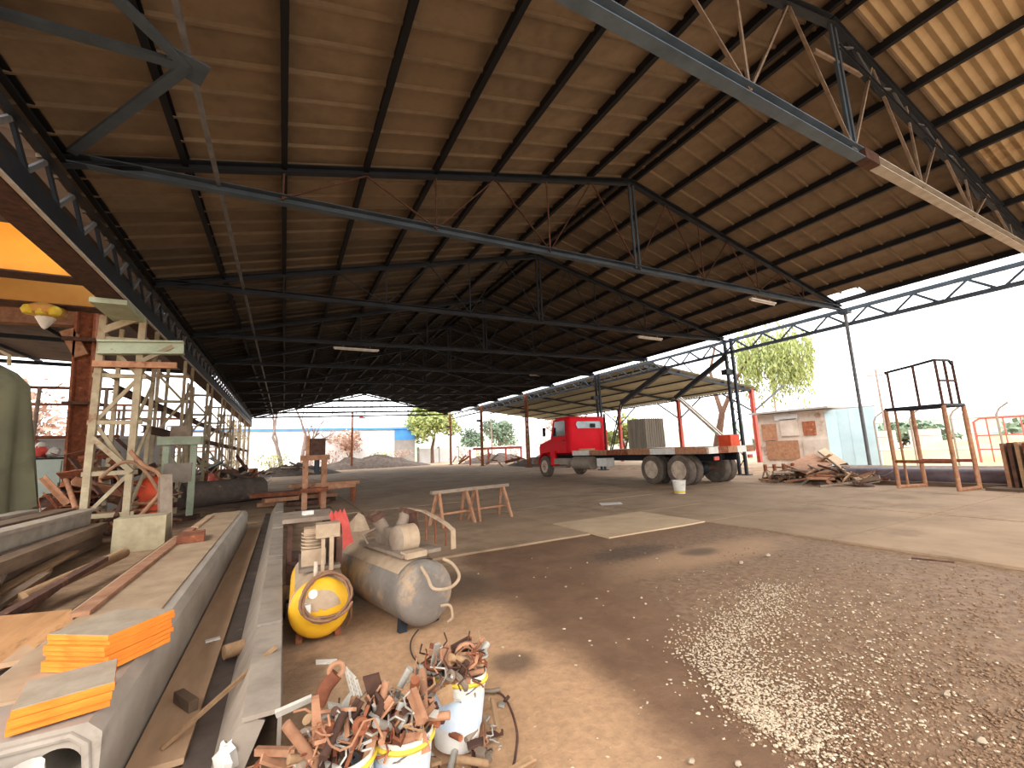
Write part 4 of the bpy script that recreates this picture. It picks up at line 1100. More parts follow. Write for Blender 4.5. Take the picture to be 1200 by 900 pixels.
path = [(905, 690), (860, 730), (815, 768), (850, 810), (895, 850), (930, 872)]
for _ in range(5200):
    k = rn.randrange(len(path)-1); u = rn.random()
    a, b = G(*path[k]), G(*path[k+1]); c = a.lerp(b, u)+V(abs(rn.gauss(0, .3))-.03, rn.gauss(0, .14), 0)
    pl.append((V(c.x, c.y, gz(c.x, c.y)), rn.uniform(.003, .0105)))
for _ in range(1500):
    c = G(rn.uniform(830, 1100), rn.uniform(690, 860)); c += V(rn.gauss(0, .2), rn.gauss(0, .2), 0)
    pl.append((V(c.x, c.y, gz(c.x, c.y)), rn.uniform(.004, .012)))
for _ in range(240):
    c = G(rn.uniform(560, 1200), rn.uniform(640, 900))
    pl.append((V(c.x, c.y, gz(c.x, c.y)), rn.uniform(.007, .017)))
o = pebbles(pl, rn).build('gravel', 'pebble', recalc=False); tag(o, 'pale gravel spilled over the mud in the right foreground', 'gravel', kind='stuff')
pl = []
for _ in range(7000):
    c = G(rn.uniform(840, 1290), 640+280*rn.random()**.8)
    if c.x > 7: continue
    pl.append((V(c.x, c.y, gz(c.x, c.y)-.003), rn.uniform(.004, .014)))
o = pebbles(pl, rn).build('gravel', 'pebble_brown', recalc=False); tag(o, 'brown stony dirt trodden over the right foreground', 'gravel', kind='stuff')
for i, (px, py, s) in enumerate(((810, 893, .02), (865, 896, .018), (958, 868, .018), (1110, 815, .022), (1150, 870, .026), (900, 652, .04), (868, 660, .035))):
    p = G(px, py); piece(MB().ball(p+V(0, 0, s*.3), s, 9, i, .5, (1, .8, .6)), 'stone', 'gravel_white', 'loose pale stone on the mud, %s' % ('nearest the bottom edge centre', 'right of the nearest stone', 'among the spilled gravel', 'far right among brown dirt', 'near the lower right corner', 'at the edge of the right slabs', 'left of the stone at the slabs')[i], 'stone', 'loose stones')
# ================================================================== TRUCK
TX0, TX1 = 12.35, 14.85
CX = (TX0+TX1)/2
t = thing('flatbed_truck', 'red-cabbed flatbed truck parked facing away under the right eave', 'truck', (CX, 12, 0))
def wheel(x, y, out, dual):
    w_ = MB().lathe([(.30, -.14), (.5, -.15), (.545, -.11), (.55, -.05), (.55, .05), (.545, .11), (.5, .15), (.30, .14)], (x, y, .55), (1, 0, 0), 30).build('wheel', 'tyre', t)
    s = out
    if dual:
        prof = [(.06, -.11*s), (.16, -.11*s), (.2, .02*s), (.29, .1*s), (.31, .14*s), (.33, .15*s)]
    else:
        prof = [(.08, .16*s), (.18, .12*s), (.24, .06*s), (.3, .13*s), (.33, .15*s)]
    MB().lathe(prof, (x, y, .55), (1, 0, 0), 24).build('rim', 'rim', w_)
    MB().lathe([(0, (.16 if not dual else .02)*s), (.07, (.16 if not dual else .02)*s), (.1, (.1 if not dual else -.08)*s), (.12, -.1*s)], (x, y, .55), (1, 0, 0), 14).build('hub', 'rust_dark', w_)
    for k in range(8):
        a = 2*PI*k/8; xx = x+s*(-.08 if dual else .13)
        MB().cyl((xx, y+.15*math.cos(a), .55+.15*math.sin(a)), (xx+.05*s, y+.15*math.cos(a), .55+.15*math.sin(a)), .018, 6).build('wheel_nut', 'rust', w_)
    return w_
for y in (10.85, 12.15):
    for side, s in ((TX0, -1), (TX1, 1)):
        wheel(side-s*.15, y, s, True); wheel(side-s*.5, y, s, True)
    MB().cyl((TX0+.3, y, .55), (TX1-.3, y, .55), .09, 12).build('axle', 'rust_dark', t)
    MB().ball((CX, y, .55), .24, 14).build('differential', 'steel_black', t)
for side, s in ((TX0+.05, -1), (TX1-.05, 1)): wheel(side-s*.1, 19.75, s, False)
for dx in (-.42, .42):
    MB().ext(CH(.09, .28, .02), (CX+dx, 9.7, .98), (CX+dx, 20.8, .98)).build('chassis_rail', 'steel_black', t)
for y in (10.2, 11.5, 13.6, 15.5): MB().box((CX, y, .98), (.8, .12, .2)).build('cross_member', 'steel_black', t)
# flat bed
for i in range(10):
    x = TX0+.125+i*.25
    MB().box((x, 13.35, 1.27), (.235, 7.5, .05)).build('deck_plank', 'timber_dark', t)
for i, y in enumerate((10.1, 11.3, 12.5, 13.7, 14.9, 16.1)): MB().box((CX, y, 1.18), (2.4, .1, .12)).build('bearer', 'steel_black', t)
pal = ['rust_pale', 'white_paint', 'rust_pale', 'rust', 'rust_pale', 'white_paint']
segs = [9.6, 10.9, 12.1, 13.3, 14.6, 15.8, 17.1]
for i in range(6):
    MB().box((TX0-.02, (segs[i]+segs[i+1])/2, 1.22), (.06, segs[i+1]-segs[i]-.02, .22)).build('side_rail', pal[i], t)
    MB().box((TX1+.02, (segs[i]+segs[i+1])/2, 1.22), (.06, segs[i+1]-segs[i]-.02, .22)).build('side_rail', pal[-i], t)
for i in range(5): MB().box((TX0+.25+i*.5, 9.58, 1.22), (.48, .06, .22)).build('rear_rail', ('white_paint', 'rust', 'rust_pale', 'white_paint', 'rust_pale')[i], t)
for dx in (.35, 2.15): MB().box((TX0+dx, 9.55, .95), (.22, .05, .12)).build('tail_lamp', 'red_paint', t)
MB().box((TX0+.2, 15.0, .8), (.4, .7, .35)).build('white_tank', 'white_paint', t, label='small white tank under the bed')
MB().cyl((TX0+.25, 15.9, .75), (TX0+.25, 17.3, .75), .3, 20).build('fuel_tank', 'dusty_grey', t)
MB().box((TX0+.12, 18.3, .55), (.3, 1.1, .08)).build('step', 'dusty_steel', t)
MB().box((TX0+.14, 18.2, .82), (.26, 1.2, .3)).build('battery_box', 'dusty_grey', t)
# cab (side outline extruded across)
prof = [(17.5, 1.2), (17.46, 1.6), (17.5, 2.75), (17.6, 2.98), (17.8, 3.06), (18.6, 3.05), (18.95, 2.95), (19.25, 2.1), (19.3, 1.95), (19.3, 1.2)]
def cab_ring(x, ins):
    cy, cz = 18.4, 2.1
    return [V(x, cy+(a-cy)*ins, cz+(b-cz)*ins) for a, b in prof]
rings = [cab_ring(12.5, .955), cab_ring(12.56, .99), cab_ring(12.66, 1.0), cab_ring(14.74, 1.0), cab_ring(14.84, .99), cab_ring(14.9, .955)]
mb = MB(); n = len(prof)
mb.add([p for r_ in rings for p in r_], [(i*n+k, i*n+(k+1) % n, (i+1)*n+(k+1) % n, (i+1)*n+k) for i in range(5) for k in range(n)]+[tuple(range(n)), tuple(5*n+k for k in range(n))], True)
cab = mb.build('cab', 'truck_red', t)
MB().add([V(12.98, 17.452, 2.43), V(14.42, 17.452, 2.43), V(14.52, 17.462, 2.62), V(14.42, 17.482, 2.78), V(12.98, 17.482, 2.78), V(12.88, 17.462, 2.62)]
         + [V(12.98, 17.43, 2.43), V(14.42, 17.43, 2.43), V(14.52, 17.44, 2.62), V(14.42, 17.46, 2.78), V(12.98, 17.46, 2.78), V(12.88, 17.44, 2.62)],
         [(0, 1, 2, 3, 4, 5), (11, 10, 9, 8, 7, 6)]+[(k, k+6, (k+1) % 6+6, (k+1) % 6) for k in range(6)]).build('rear_window', 'glass', cab)
MB().box((13.9, 17.40, 2.56), (.3, .04, .2)).build('window_sticker', 'black', cab)
MB().box((13.45, 17.42, 1.33), (.95, .08, .16)).build('number_panel', 'rust_pale', cab)
MB().add([V(12.485, 17.85, 2.1), V(12.485, 18.95, 2.1), V(12.485, 18.75, 2.85), V(12.485, 17.85, 2.85), V(12.47, 17.85, 2.1), V(12.47, 18.95, 2.1), V(12.47, 18.75, 2.85), V(12.47, 17.85, 2.85)],
         [(0, 1, 2, 3), (7, 6, 5, 4), (0, 4, 5, 1), (1, 5, 6, 2), (2, 6, 7, 3), (3, 7, 4, 0)]).build('side_window', 'glass_dark', cab)
MB().box((12.49, 18.35, 1.65), (.03, 1.1, .82)).build('door', 'truck_red', cab)
MB().box((12.46, 17.95, 1.85), (.03, .16, .05)).build('door_handle', 'black', cab)
MB().add([V(12.75, 18.97, 2.88), V(14.65, 18.97, 2.88), V(14.65, 19.26, 2.12), V(12.75, 19.26, 2.12)], [(0, 1, 2, 3)]).build('windscreen', 'glass_dark', cab)
# hood and fenders
mb = MB()
hp = [(19.25, 1.2), (19.25, 2.1), (20.3, 1.95), (20.9, 1.8), (21.0, 1.6), (21.0, .95), (20.5, .95)]
rg = [[V(x, a, 1.3+(b-1.3)*s_) for a, b in hp] for x, s_ in ((12.85, .86), (13.05, 1), (14.35, 1), (14.55, .86))]
m_ = len(hp)
mb.add([p for r_ in rg for p in r_], [(i*m_+k, i*m_+(k+1) % m_, (i+1)*m_+(k+1) % m_, (i+1)*m_+k) for i in range(3) for k in range(m_)]+[tuple(range(m_)), tuple(3*m_+k for k in range(m_))])
mb.build('hood', 'truck_red', t)
for sx, x in ((-1, 12.42), (1, 14.95)):
    pts = [V(x, 19.75+.72*math.cos(a), .55+.72*math.sin(a)) for a in [PI*(-.02+k/12*1.04) for k in range(13)]]
    mb = MB()
    q = [p+V(dx, 0, 0) for p in pts for dx in (0, -sx*.42)]
    mb.add(q+[p+V(0, 0, .03) for p in q], [(2*k, 2*k+1, 2*k+3, 2*k+2) for k in range(12)]+[(26+2*k, 26+2*k+2, 26+2*k+3, 26+2*k+1) for k in range(12)]+[(2*k, 2*k+2, 28+2*k, 26+2*k) for k in range(12)])
    mb.build('fender', 'truck_red', t)
    MB().box((x-sx*.0, 18.95, 1.0), (.1, .4, .75)).build('fender_skirt', 'truck_red', t)
    MB().bar((x, 19.2, 2.2), (x+sx*.25, 19.3, 2.3), .03).build('mirror_arm', 'black', t)
    MB().box((x+sx*.28, 19.3, 2.35), (.16, .06, .45)).build('mirror', 'black', t)
MB().box((CX, 21.15, .8), (2.3, .2, .3)).build('bumper', 'dusty_grey', t)
MB().tube([V(14.55, 17.3, .8), V(14.6, 17.3, 2.5), V(14.6, 17.3, 3.15)], .06, 10).build('exhaust_stack', 'rust_dark', t)
# crate on the bed
c = V(13.5, 13.4, 1.3)
t = thing('grey_crate', 'grey ribbed crate standing on the truck bed', 'crate', c)
MB().box(c+V(0, 0, .65), (1.05, 1.0, 1.2)).build('box', 'crate_grey', t)
for i in range(9): MB().box(c+V(-.5+i*.125, -.51, .68), (.05, .03, 1.18)).build('rib', 'crate_grey', t)
for i in range(7): MB().box(c+V(-.53, -.43+i*.145, .68), (.03, .05, 1.18)).build('rib', 'crate_grey', t)
for dx in (-.45, .45): MB().box(c+V(dx, 0, .015), (.1, 1.0, .03)).build('skid', 'timber', t)
c = V(14.5, 10.3, 1.3)
piece(MB().box(c+V(0, 0, .22), (.5, .5, .42)), 'orange_box', 'orange_red', 'orange-red box on the rear corner of the truck bed', 'box')
c = G(797, 579)
t = thing('white_bucket', 'small white bucket standing before the rear truck wheel', 'bucket', V(c.x, c.y, 0))
MB().lathe([(0, 0), (.15, 0), (.19, .36), (.2, .36), (.2, .38), (.18, .38), (.14, .03), (0, .03)], (c.x, c.y, 0.02), (0, 0, 1), 20).build('pail', 'white_plastic', t)
MB().lathe([(.152, .02), (.16, .08)], (c.x, c.y, .02), (0, 0, 1), 20).build('base_band', 'yellow_rim', t)

# ================================================================== RACK ON THE RIGHT
c = V(15.5, 5.15, 0)
t = thing('rack_tower', 'tall open rack of rusty tube with guard rail on top, right side', 'rack', c)
A, Bb, Cc, D = V(15.15, 5.75, 0), V(15.95, 5.45, 0), V(15.85, 4.35, 0), V(15.05, 4.5, 0)
def leg(p, h, r=.05): MB().cyl(p, p+V(0, 0, h), r, 10).build('leg', 'rust_pale', t)
H1 = 2.2
for p in (A, Bb, Cc, D): leg(p, H1)
leg(A.lerp(Bb, .35), H1, .03)
for a, b in ((A, Bb), (Bb, Cc), (Cc, D), (D, A)):
    MB().cyl(a+V(0, 0, H1), b+V(0, 0, H1), .05, 10).build('top_rail', 'steel_dark', t)
for a, b in ((Bb, Cc), (D, A)):
    MB().cyl(a+V(0, 0, .75), b+V(0, 0, .75), .045, 10).build('stretcher', 'rust', t)
for a, b in ((A, Bb), (Cc, D)):
    MB().cyl(a+V(0, 0, .06), b+V(0, 0, .06), .05, 8).build('skid', 'rust_pale', t)
up = [A.lerp(D, .12), D, Cc, Bb.lerp(Cc, .1)]
for p, hh in ((A.lerp(D, .15), 1.05), (A.lerp(D, .62), 1.12), (D, 1.2), (D.lerp(Cc, .45), 1.2), (D.lerp(Cc, .85), 1.2)):
    MB().cyl(p+V(0, 0, H1), p+V(0, 0, H1+hh), .032, 8).build('guard_post', 'rust_dark', t)
MB().tube([A.lerp(D, .1)+V(0, 0, H1+1.05), A.lerp(D, .62)+V(0, 0, H1+1.13), D+V(0, 0, H1+1.2), D.lerp(Cc, .7)+V(0, 0, H1+1.2), D.lerp(Cc, .85)+V(0, 0, H1+1.08)], .035, 8).build('guard_rail', 'steel_dark', t)
MB().cyl(D+V(0, 0, H1+.65), D.lerp(Cc, .85)+V(0, 0, H1+.65), .028, 8).build('guard_rail', 'rust_dark', t)
# pipes lying behind the rack
rn = random.Random(41)
for i, (y, x0, z, r, L) in enumerate(((6.6, 16.4, .26, .24, 0), (6.0, 16.6, .2, .18, 0), (5.4, 16.5, .32, .26, 0))):
    a = V(16.35+.25*i, 8.4-.2*i, r+.02); b = V(17.0+.3*i, 2.2, r+.02)
    t = thing('steel_pipe', ['thick purple-grey pipe lying along the right edge behind the rack', 'thinner rusty pipe lying behind the rack', 'dull pipe lying outermost behind the rack'][i], 'pipe', (a+b)/2-V(0, 0, r), group='pipes behind the rack')
    prof = [(r, 0), (r, (b-a).length), (r*.88, (b-a).length), (r*.88, 0), (r, 0)]
    MB().lathe(prof, a, b-a, 22).build('pipe_wall', ('pipe_purple', 'rust_pale', 'dusty_steel')[i], t)
piece(MB().bar((16.3, 3.1, .08), (15.95, 7.0, .08), .16, .12), 'timber_sleeper', 'timber_dark', 'dark timber sleeper lying in front of the pipes', 'timber')
# upright stack of brown sheets at right edge
for i in range(7):
    y = 3.78-.135*i
    piece(MB().box((16.35-.05*i, y, .62), (.9, .07, 1.1+.03*(i % 3)), -.12), 'upright_sheet', ('rust_pale', 'rust_dark', 'timber', 'rust', 'timber_dark', 'rust_pale', 'timber')[i], '%s thick board standing on edge in the stack at the right edge' % ('first brown', 'second dark', 'third pale', 'fourth rusty', 'fifth dark', 'sixth pink-brown', 'seventh pale')[i], 'board', 'boards on edge at the right')
piece(MB().box((16.1, 3.4, .05), (1.3, 1.4, .08), -.12), 'pallet_base', 'timber_dark', 'low timber base under the stack of upright boards', 'pallet')

# scrap heap behind the truck's tail
rn = random.Random(51)
for i in range(120):
    u = rn.random(); x = 14.7+rn.uniform(0, 2.6); y = 9.3-2.9*u+rn.uniform(-.4, .4); z = .06+rn.random()**1.5*.55*(1-abs(u-.5)*1.1)
    scrap(V(x, y, z), rn, .35, 1.3, 'bpatbw', label='weathered bar or board in the low heap between truck and rack', group='heap between truck and rack', flat=.3, name='heap_offcut', mats=('rust_dark', 'timber', 'rust', 'timber_dark', 'dusty_steel', 'rust_pale'))
flat_piece([G(958, 530, .95), G(966, 526, 1.0), G(1014, 560, .15), G(1006, 567, .1)], (0, -.5, 1), .06, 'broken_slab', 'beam_dust', 'pale broken slab leaning on the low heap beside the slim pole', 'slab')
flat_piece([G(920, 546, .5), G(952, 532, .85), G(975, 545, .55), G(945, 556, .35)], (0, -.3, 1), .05, 'broken_board', 'rust_pale', 'dusty sheet lying on the low heap near the truck', 'sheet')
piece(MB().bar((16.9, 9.6, .05), (17.0, 8.2, .9), .22, .05), 'leaning_plank', 'timber', 'thick plank leaning at the back of the low heap', 'plank')
# low blocks and jack stands behind truck tail
for i in range(4):
    p = V(15.2+.35*i, 9.5-.12*i, 0)
    t = thing('axle_stand', ['first', 'second', 'third', 'fourth'][i]+' iron stand in the row right of the truck tail', 'stand', p, group='iron stands')
    for a in range(3): MB().bar(p+V(.18*math.cos(a*2.1), .18*math.sin(a*2.1), 0), p+V(0, 0, .5), .05).build('leg', 'dusty_steel', t)
    MB().cyl(p+V(0, 0, .4), p+V(0, 0, .62), .06, 10).build('head', 'rust', t)

# ================================================================== TRESTLES
def trestle(x, y, w_, rot, label):
    t = thing('trestle', label, 'trestle', (x, y, 0), rot, 'saw horses')
    def b(mb, nm, m='rust_pale'): return mb.build(nm, m, t, local=True)
    b(MB().bar((-w_/2-.12, 0, .7), (w_/2+.12, 0, .7), .1, .07), 'top_bar', 'dusty_steel')
    for sx in (-1, 1):
        for sy in (-1, 1):
            b(MB().bar((sx*w_*.45, sy*.04, .68), (sx*w_*.52, sy*.26, .02), .05, .05), 'leg')
        b(MB().bar((sx*w_*.49, -.18, .25), (sx*w_*.49, .18, .25), .04, .04), 'cross_tie')
    b(MB().bar((-w_*.49, .0, .25), (w_*.49, .0, .25), .04, .04), 'stretcher')
trestle(3.15, 8.75, .75, .25, 'rusty low trestle nearer the compressors on the concrete')
trestle(4.1, 8.95, .8, .15, 'rusty low trestle on the right of the pair on the concrete')
c = G(713, 592)
piece(MB().poly([V(c.x+a, c.y+b, .034) for a, b in ((-.3, -.1), (.25, -.25), (.45, .05), (-.05, .3))], .006), 'paper_sheet', 'white_plastic', 'flat white sheet lying on the concrete before the truck', 'paper')
# flat timber on the slab, right
piece(MB().bar(G(1068, 654, .04), G(1118, 659, .04), .025, .015), 'thin_bar', 'rust_dark', 'thin dark bar lying at the near edge of the right slabs', 'bar')

# ================================================================== MIDDLE LEFT
c = V(.78, 13.4, 0)
t = thing('press_stand', 'rusty twin-post press with dark block on top, middle left', 'press', c)
for dx in (-.24, .24): MB().ext(CH(.14, .14, .02), c+V(dx, 0, 0), c+V(dx, 0, 1.55)).build('post', 'rust_pale', t)
MB().box(c+V(0, 0, 1.5), (.75, .3, .14)).build('cross_head', 'rust_pale', t)
MB().box(c+V(.05, 0, 1.8), (.4, .3, .46)).build('cylinder_block', 'rust_dark', t)
MB().box(c+V(-.2, 0, 1.82), (.09, .2, .6)).build('side_plate', 'rust_pale', t)
MB().cyl(c+V(.05, 0, 1.1), c+V(.05, 0, 1.45), .07, 12).build('ram', 'steel_dark', t)
MB().box(c+V(0, 0, .62), (.7, .4, .1)).build('table', 'rust', t)
MB().box(c+V(0, 0, .05), (.9, .6, .1)).build('base', 'rust_dark', t)
rn = random.Random(61)
for i in range(10):
    x = -.1+rn.uniform(0, 1.9); y = 14.8+rn.uniform(0, 2.6); z = .1+.16*(i % 4)
    piece(MB().box((x, y, z), (rn.uniform(.9, 1.7), rn.uniform(.4, .8), .12), rn.uniform(-.2, .2)), 'steel_slab', rn.choice(('rust', 'rust_pale', 'rust_dark')), 'rusty plate in the flat stack behind the press', 'plate', 'rusty plates behind the press')
t = thing('work_bench', 'low rusty work bench right of the press', 'bench', (1.55, 15.2, 0))
for dx in (-.5, .5):
    for dy in (-.3, .3): MB().bar((1.55+dx, 15.2+dy, 0), (1.55+dx, 15.2+dy, .62), .07).build('leg', 'rust', t)
MB().box((1.55, 15.2, .67), (1.3, .8, .1)).build('top', 'rust_pale', t)
# big pipe lying behind the beams
a, b = V(-2.9, 17.2, .45), V(-.75, 18.9, .45)
t = thing('large_pipe', 'large dark pipe with open torn end behind the concrete beam', 'pipe', (-1.8, 18, 0))
MB().lathe([(.42, 0), (.42, 2.75), (.38, 2.75), (.38, 0), (.42, 0)], a, b-a, 24).build('pipe_wall', 'soil_heap', t)
for k in range(3): MB().bar(b+V(.0, .05*k, .1*k-.1), b+V(.35, .2, .2+.1*k), .05, .02).build('torn_strip', 'galv', t)
rn = random.Random(71)
for i in range(60):
    x = rn.uniform(-6, -.9); y = rn.uniform(20.6, 34); z = .1+rn.random()**1.6*1.3
    scrap(V(x, y, z), rn, .7, 2.2, 'bpatr', label='scrap member in the long dark heap under the lattice towers', group='heap under the towers', flat=.8, name='heap_member', mats=('rust_dark', 'soil_heap', 'rust', 'dusty_steel', 'steel_dark'))
def mound(cx, cy, rx, ry, h, name, label, m='soil_heap', seed=0):
    def fn(u, v):
        a = 2*PI*u; r = 1-v
        p = V(math.cos(a)*r, math.sin(a)*r, 0)
        n_ = .25*noise.noise(p*4+V(seed, 0, 0))+.15*noise.noise(p*11+V(0, seed, 0))
        return V(cx+p.x*rx, cy+p.y*ry, max(-.03, h*(1-r**1.6)*(1+n_*1.4)+n_*h*.4*(1-r)-.03))
    return piece(MB().grid(fn, 40, 12), name, m, label, 'heap')
mound(-5.6, 26, 1.7, 4.6, 1.0, 'scrap_mound', 'dark mound of swarf under the lattice towers', seed=3)
mound(9.5, 55, 7.5, 3, 1.3, 'rubble_mound', 'low dark rubble mound at the far end of the shed', seed=5)
mound(24, 50, 5, 2.5, 1.0, 'rubble_mound', 'low rubble mound behind the farthest right column', seed=8)
mound(1, 44, 4, 3, .9, 'rubble_mound', 'grey rubble mound at the far left end of the shed', seed=11)
mound(20.8, 34, 2.4, 5, .7, 'rubble_mound', 'low rubble mound along the right eave left of the truck hood', seed=13)
# orange container & drums under towers
c = V(-5.3, 20.6, 0)
t = thing('orange_skip', 'orange-red steel skip behind the front lattice towers', 'skip', c)
MB().box(c+V(0, 0, .95), (1.7, 1.3, 1.3), taper=1.12).build('tub', 'orange_red', t)
MB().box(c+V(0, 0, .15), (1.5, 1.1, .3)).build('base', 'rust_dark', t)
MB().box(c+V(0, 0, 1.62), (2.0, 1.55, .08)).build('rim', 'rust', t)
for i in range(5):
    p = V(-3.9+.5*i, 27+2.2*i, 0)
    t = thing('oil_drum', '%s oil drum in the row under the far lattice towers' % ('first grey', 'second red', 'third dark', 'fourth grey', 'fifth rusty')[i], 'drum', p, group='oil drums')
    MB().lathe([(0, 0), (.3, 0), (.3, .3), (.315, .31), (.3, .33), (.3, .6), (.315, .61), (.3, .63), (.3, .9), (0, .9)], p, (0, 0, 1), 16).build('drum_body', ('dusty_grey', 'red_paint', 'soil_heap', 'dusty_grey', 'rust')[i], t)
    MB().tube([p+V(.3*math.cos(2*PI*k/16), .3*math.sin(2*PI*k/16), .9) for k in range(16)], .015, 6, True).build('rim', 'rust_dark', t)
# ================================================================== NEIGHBOURING SHED ON THE RIGHT
nb = bpy.data.objects.new('ceiling_right_bay', None); C.objects.link(nb)
struct(nb, 'grey-green corrugated roof of the open shed on the right')
me = corr_mesh(V(18.05, 0, 6.2), V(28.4, 0, 5.0), 1.0, .25, .03, 4).mesh('corrugated_sheet', 'roof_green', recalc=False)
for i in range(27): child('corrugated_sheet', me, (0, 17.6+i*1.0, rs.uniform(0, .01)), nb)
for x in (19, 21, 23, 25, 27, 28.2): MB().bar((x, 17.6, 6.09-(x-18.05)*.116), (x, 45, 6.09-(x-18.05)*.116), .07, .1).build('purlin', 'steel_dark', nb)
for i, y in enumerate((17.8, 24, 31, 38)):
    t = thing('red_column', '%s red post of the open shed on the right' % ordinal[i].replace('nearest', 'first'), 'column', (28, y, 0), group='red posts of the right shed')
    MB().ext(I(.24, .24, .04, .03), (28, y, 0), (28, y, 4.9)).build('post', 'red_paint', t)
    MB().bar((18.2, y, 5.98), (28, y, 4.84), .1, .16).build('rafter', 'steel_dark', t)
    for s in (-1, 1): MB().bar((28, y, 3.4), (28, y+s*2.2, 4.9), .08, .1).build('knee_brace', 'rod_grey', t)

# ================================================================== TREES
def leaves(n, fn, size, rnd):
    mb = MB()
    for _ in range(n):
        c = fn(); s = size*rnd.uniform(.6, 1.3)
        d1 = V(rnd.gauss(0, 1), rnd.gauss(0, 1), rnd.gauss(0, .6)).normalized(); d2 = d1.cross(V(rnd.gauss(0, 1), rnd.gauss(0, 1), rnd.gauss(0, 1))).normalized()
        mb.add([c-d1*s, c+d2*s*.45, c+d1*s, c-d2*s*.45], [(0, 1, 2, 3)])
    return mb
def branches(mb, p, d, L, r, depth, rnd, spread=.6, ends=None, grav=0):
    pts = [p]; q = p
    for k in range(4):
        d = (d+V(rnd.gauss(0, .12), rnd.gauss(0, .12), rnd.gauss(0, .06)-grav)).normalized(); q = q+d*L/4; pts.append(q)
    mb.tube(pts, r, 6 if depth else 5, r_end=r*.6)
    if ends is not None and depth <= 1: ends += pts[2:]
    if depth:
        for k in range(rnd.choice((2, 3, 3))):
            nd = (d+V(rnd.gauss(0, spread), rnd.gauss(0, spread), rnd.gauss(.1, spread*.5))).normalized()
            branches(mb, pts[rnd.choice((2, 3, 4))], nd, L*rnd.uniform(.6, .8), r*.55, depth-1, rnd, spread, ends, grav)
def tree(name, label, base, h, rad, leafm, barkm, nleaf, lsize, seed, bare=False, cat='tree', zc=.62, squash=.8, lean=(0, 0)):
    r = random.Random(seed); base = Vector(base)
    t = thing(name, label, cat, base, group='trees around the yard')
    mb = MB(); ends = []
    branches(mb, base, V(lean[0], lean[1], 1).normalized(), h*.42, h*.028, 3 if not bare else 4, r, .55, ends)
    mb.build('trunk', barkm, t)
    if not bare or nleaf:
        cen = base+V(lean[0]*h*.5, lean[1]*h*.5, h*zc)
        blobs = [(cen+V(r.gauss(0, rad*.45), r.gauss(0, rad*.45), r.gauss(0, rad*.35*squash)), rad*r.uniform(.35, .6)) for _ in range(14)]
        def pick():
            c, q = r.choice(blobs)
            v = V(r.gauss(0, 1), r.gauss(0, 1), r.gauss(0, 1)).normalized()*q*r.random()**.4
            return c+V(v.x, v.y, v.z*squash)
        leaves(nleaf, pick, lsize, r).build('foliage', leafm, t, kind='stuff', recalc=False)
    return t
# weeping tree by the right column
base = PX(838, 541, 30.6); base.z = 0
t = thing('weeping_tree', 'lime green weeping tree with forked trunk behind the truck bed', 'tree', base, group='trees around the yard')
r = random.Random(2)
mb = MB()
crown = PX(915, 425, 32)
top = [PX(835, 455, 30.6), PX(850, 420, 31), PX(905, 405, 32), PX(930, 415, 32.5), PX(880, 430, 31.5), PX(815, 440, 30.3)]
mb.tube([base, PX(842, 510, 30.6), PX(846, 485, 30.6)], .3, 8, r_end=.24)
f0 = PX(846, 485, 30.6)
mb.tube([f0, PX(838, 460, 30.6), PX(832, 435, 30.6), PX(838, 405, 30.9)], .2, 8, r_end=.08)
mb.tube([f0, PX(858, 455, 30.9), PX(872, 425, 31.2), PX(900, 398, 32)], .2, 8, r_end=.06)
mb.tube([PX(872, 425, 31.2), PX(900, 415, 32), PX(935, 412, 32.5)], .1, 6, r_end=.04)
mb.tube([PX(838, 460, 30.6), PX(815, 440, 30.3), PX(800, 425, 30.2)], .1, 6, r_end=.04)
mb.build('trunk', 'bark', t)
mb = MB()
for _ in range(330):
    a = PX(r.uniform(862, 948), r.gauss(408, 14), r.uniform(30, 34)); ln = r.uniform(1.2, 3.4)
    for k in range(int(ln*9)):
        c = a+V(r.gauss(0, .12), r.gauss(0, .12), -k*.11)
        d1 = V(r.gauss(0, .4), r.gauss(0, .4), -1).normalized(); d2 = d1.cross(V(r.gauss(0, 1), r.gauss(0, 1), .2)).normalized(); s = r.uniform(.12, .24)
        mb.add([c-d1*s, c+d2*s*.3, c+d1*s, c-d2*s*.3], [(0, 1, 2, 3)])
mb.build('foliage', 'leaf_lime', t, kind='stuff', recalc=False)
tree('green_tree', 'round light green tree right of the blue building', (20, 64, 0), 10.5, 4.2, 'leaf_lime', 'bark', 5200, .34, 4)
tree('conifer_tree', 'grey-green distant tree between the two far columns', (42, 86, 0), 9, 4, 'leaf_grey', 'bark', 2600, .4, 6)
tree('conifer_tree', 'small grey tree at the far right of the farthest columns', (33, 80, 0), 6.5, 2.6, 'leaf_grey', 'bark', 1500, .35, 7)
tree('bare_tree', 'leafless pale tree left of the far gable', PY(355, 548, 56)*1.0, 9.5, 3, 'leaf_dry', 'bark_pale', 0, .2, 9, bare=True)
tree('bare_tree', 'leafless pale tree with forked trunk behind the press', PY(330, 550, 54), 9, 3, 'leaf_dry', 'bark_pale', 0, .2, 12, bare=True)
tree('dry_tree', 'dry pinkish bush tree behind the pale cabinet', (-17, 44, 0), 8.5, 4.2, 'leaf_dry', 'bark_pale', 1600, .28, 14)
tree('dry_tree', 'dry reddish tree behind the red cab', (33, 48, 0), 7.5, 3, 'leaf_dry', 'bark', 1500, .26, 15)
tree('dry_tree', 'dry bushy tree left of the far lamp post', (8, 62, 0), 5.5, 2.4, 'leaf_dry', 'bark', 900, .25, 16)
tree('yellow_bush', 'yellow-green bush just right of the red cab', (30.5, 33, 0), 4.6, 2.0, 'leaf_lime', 'bark', 1600, .22, 17)
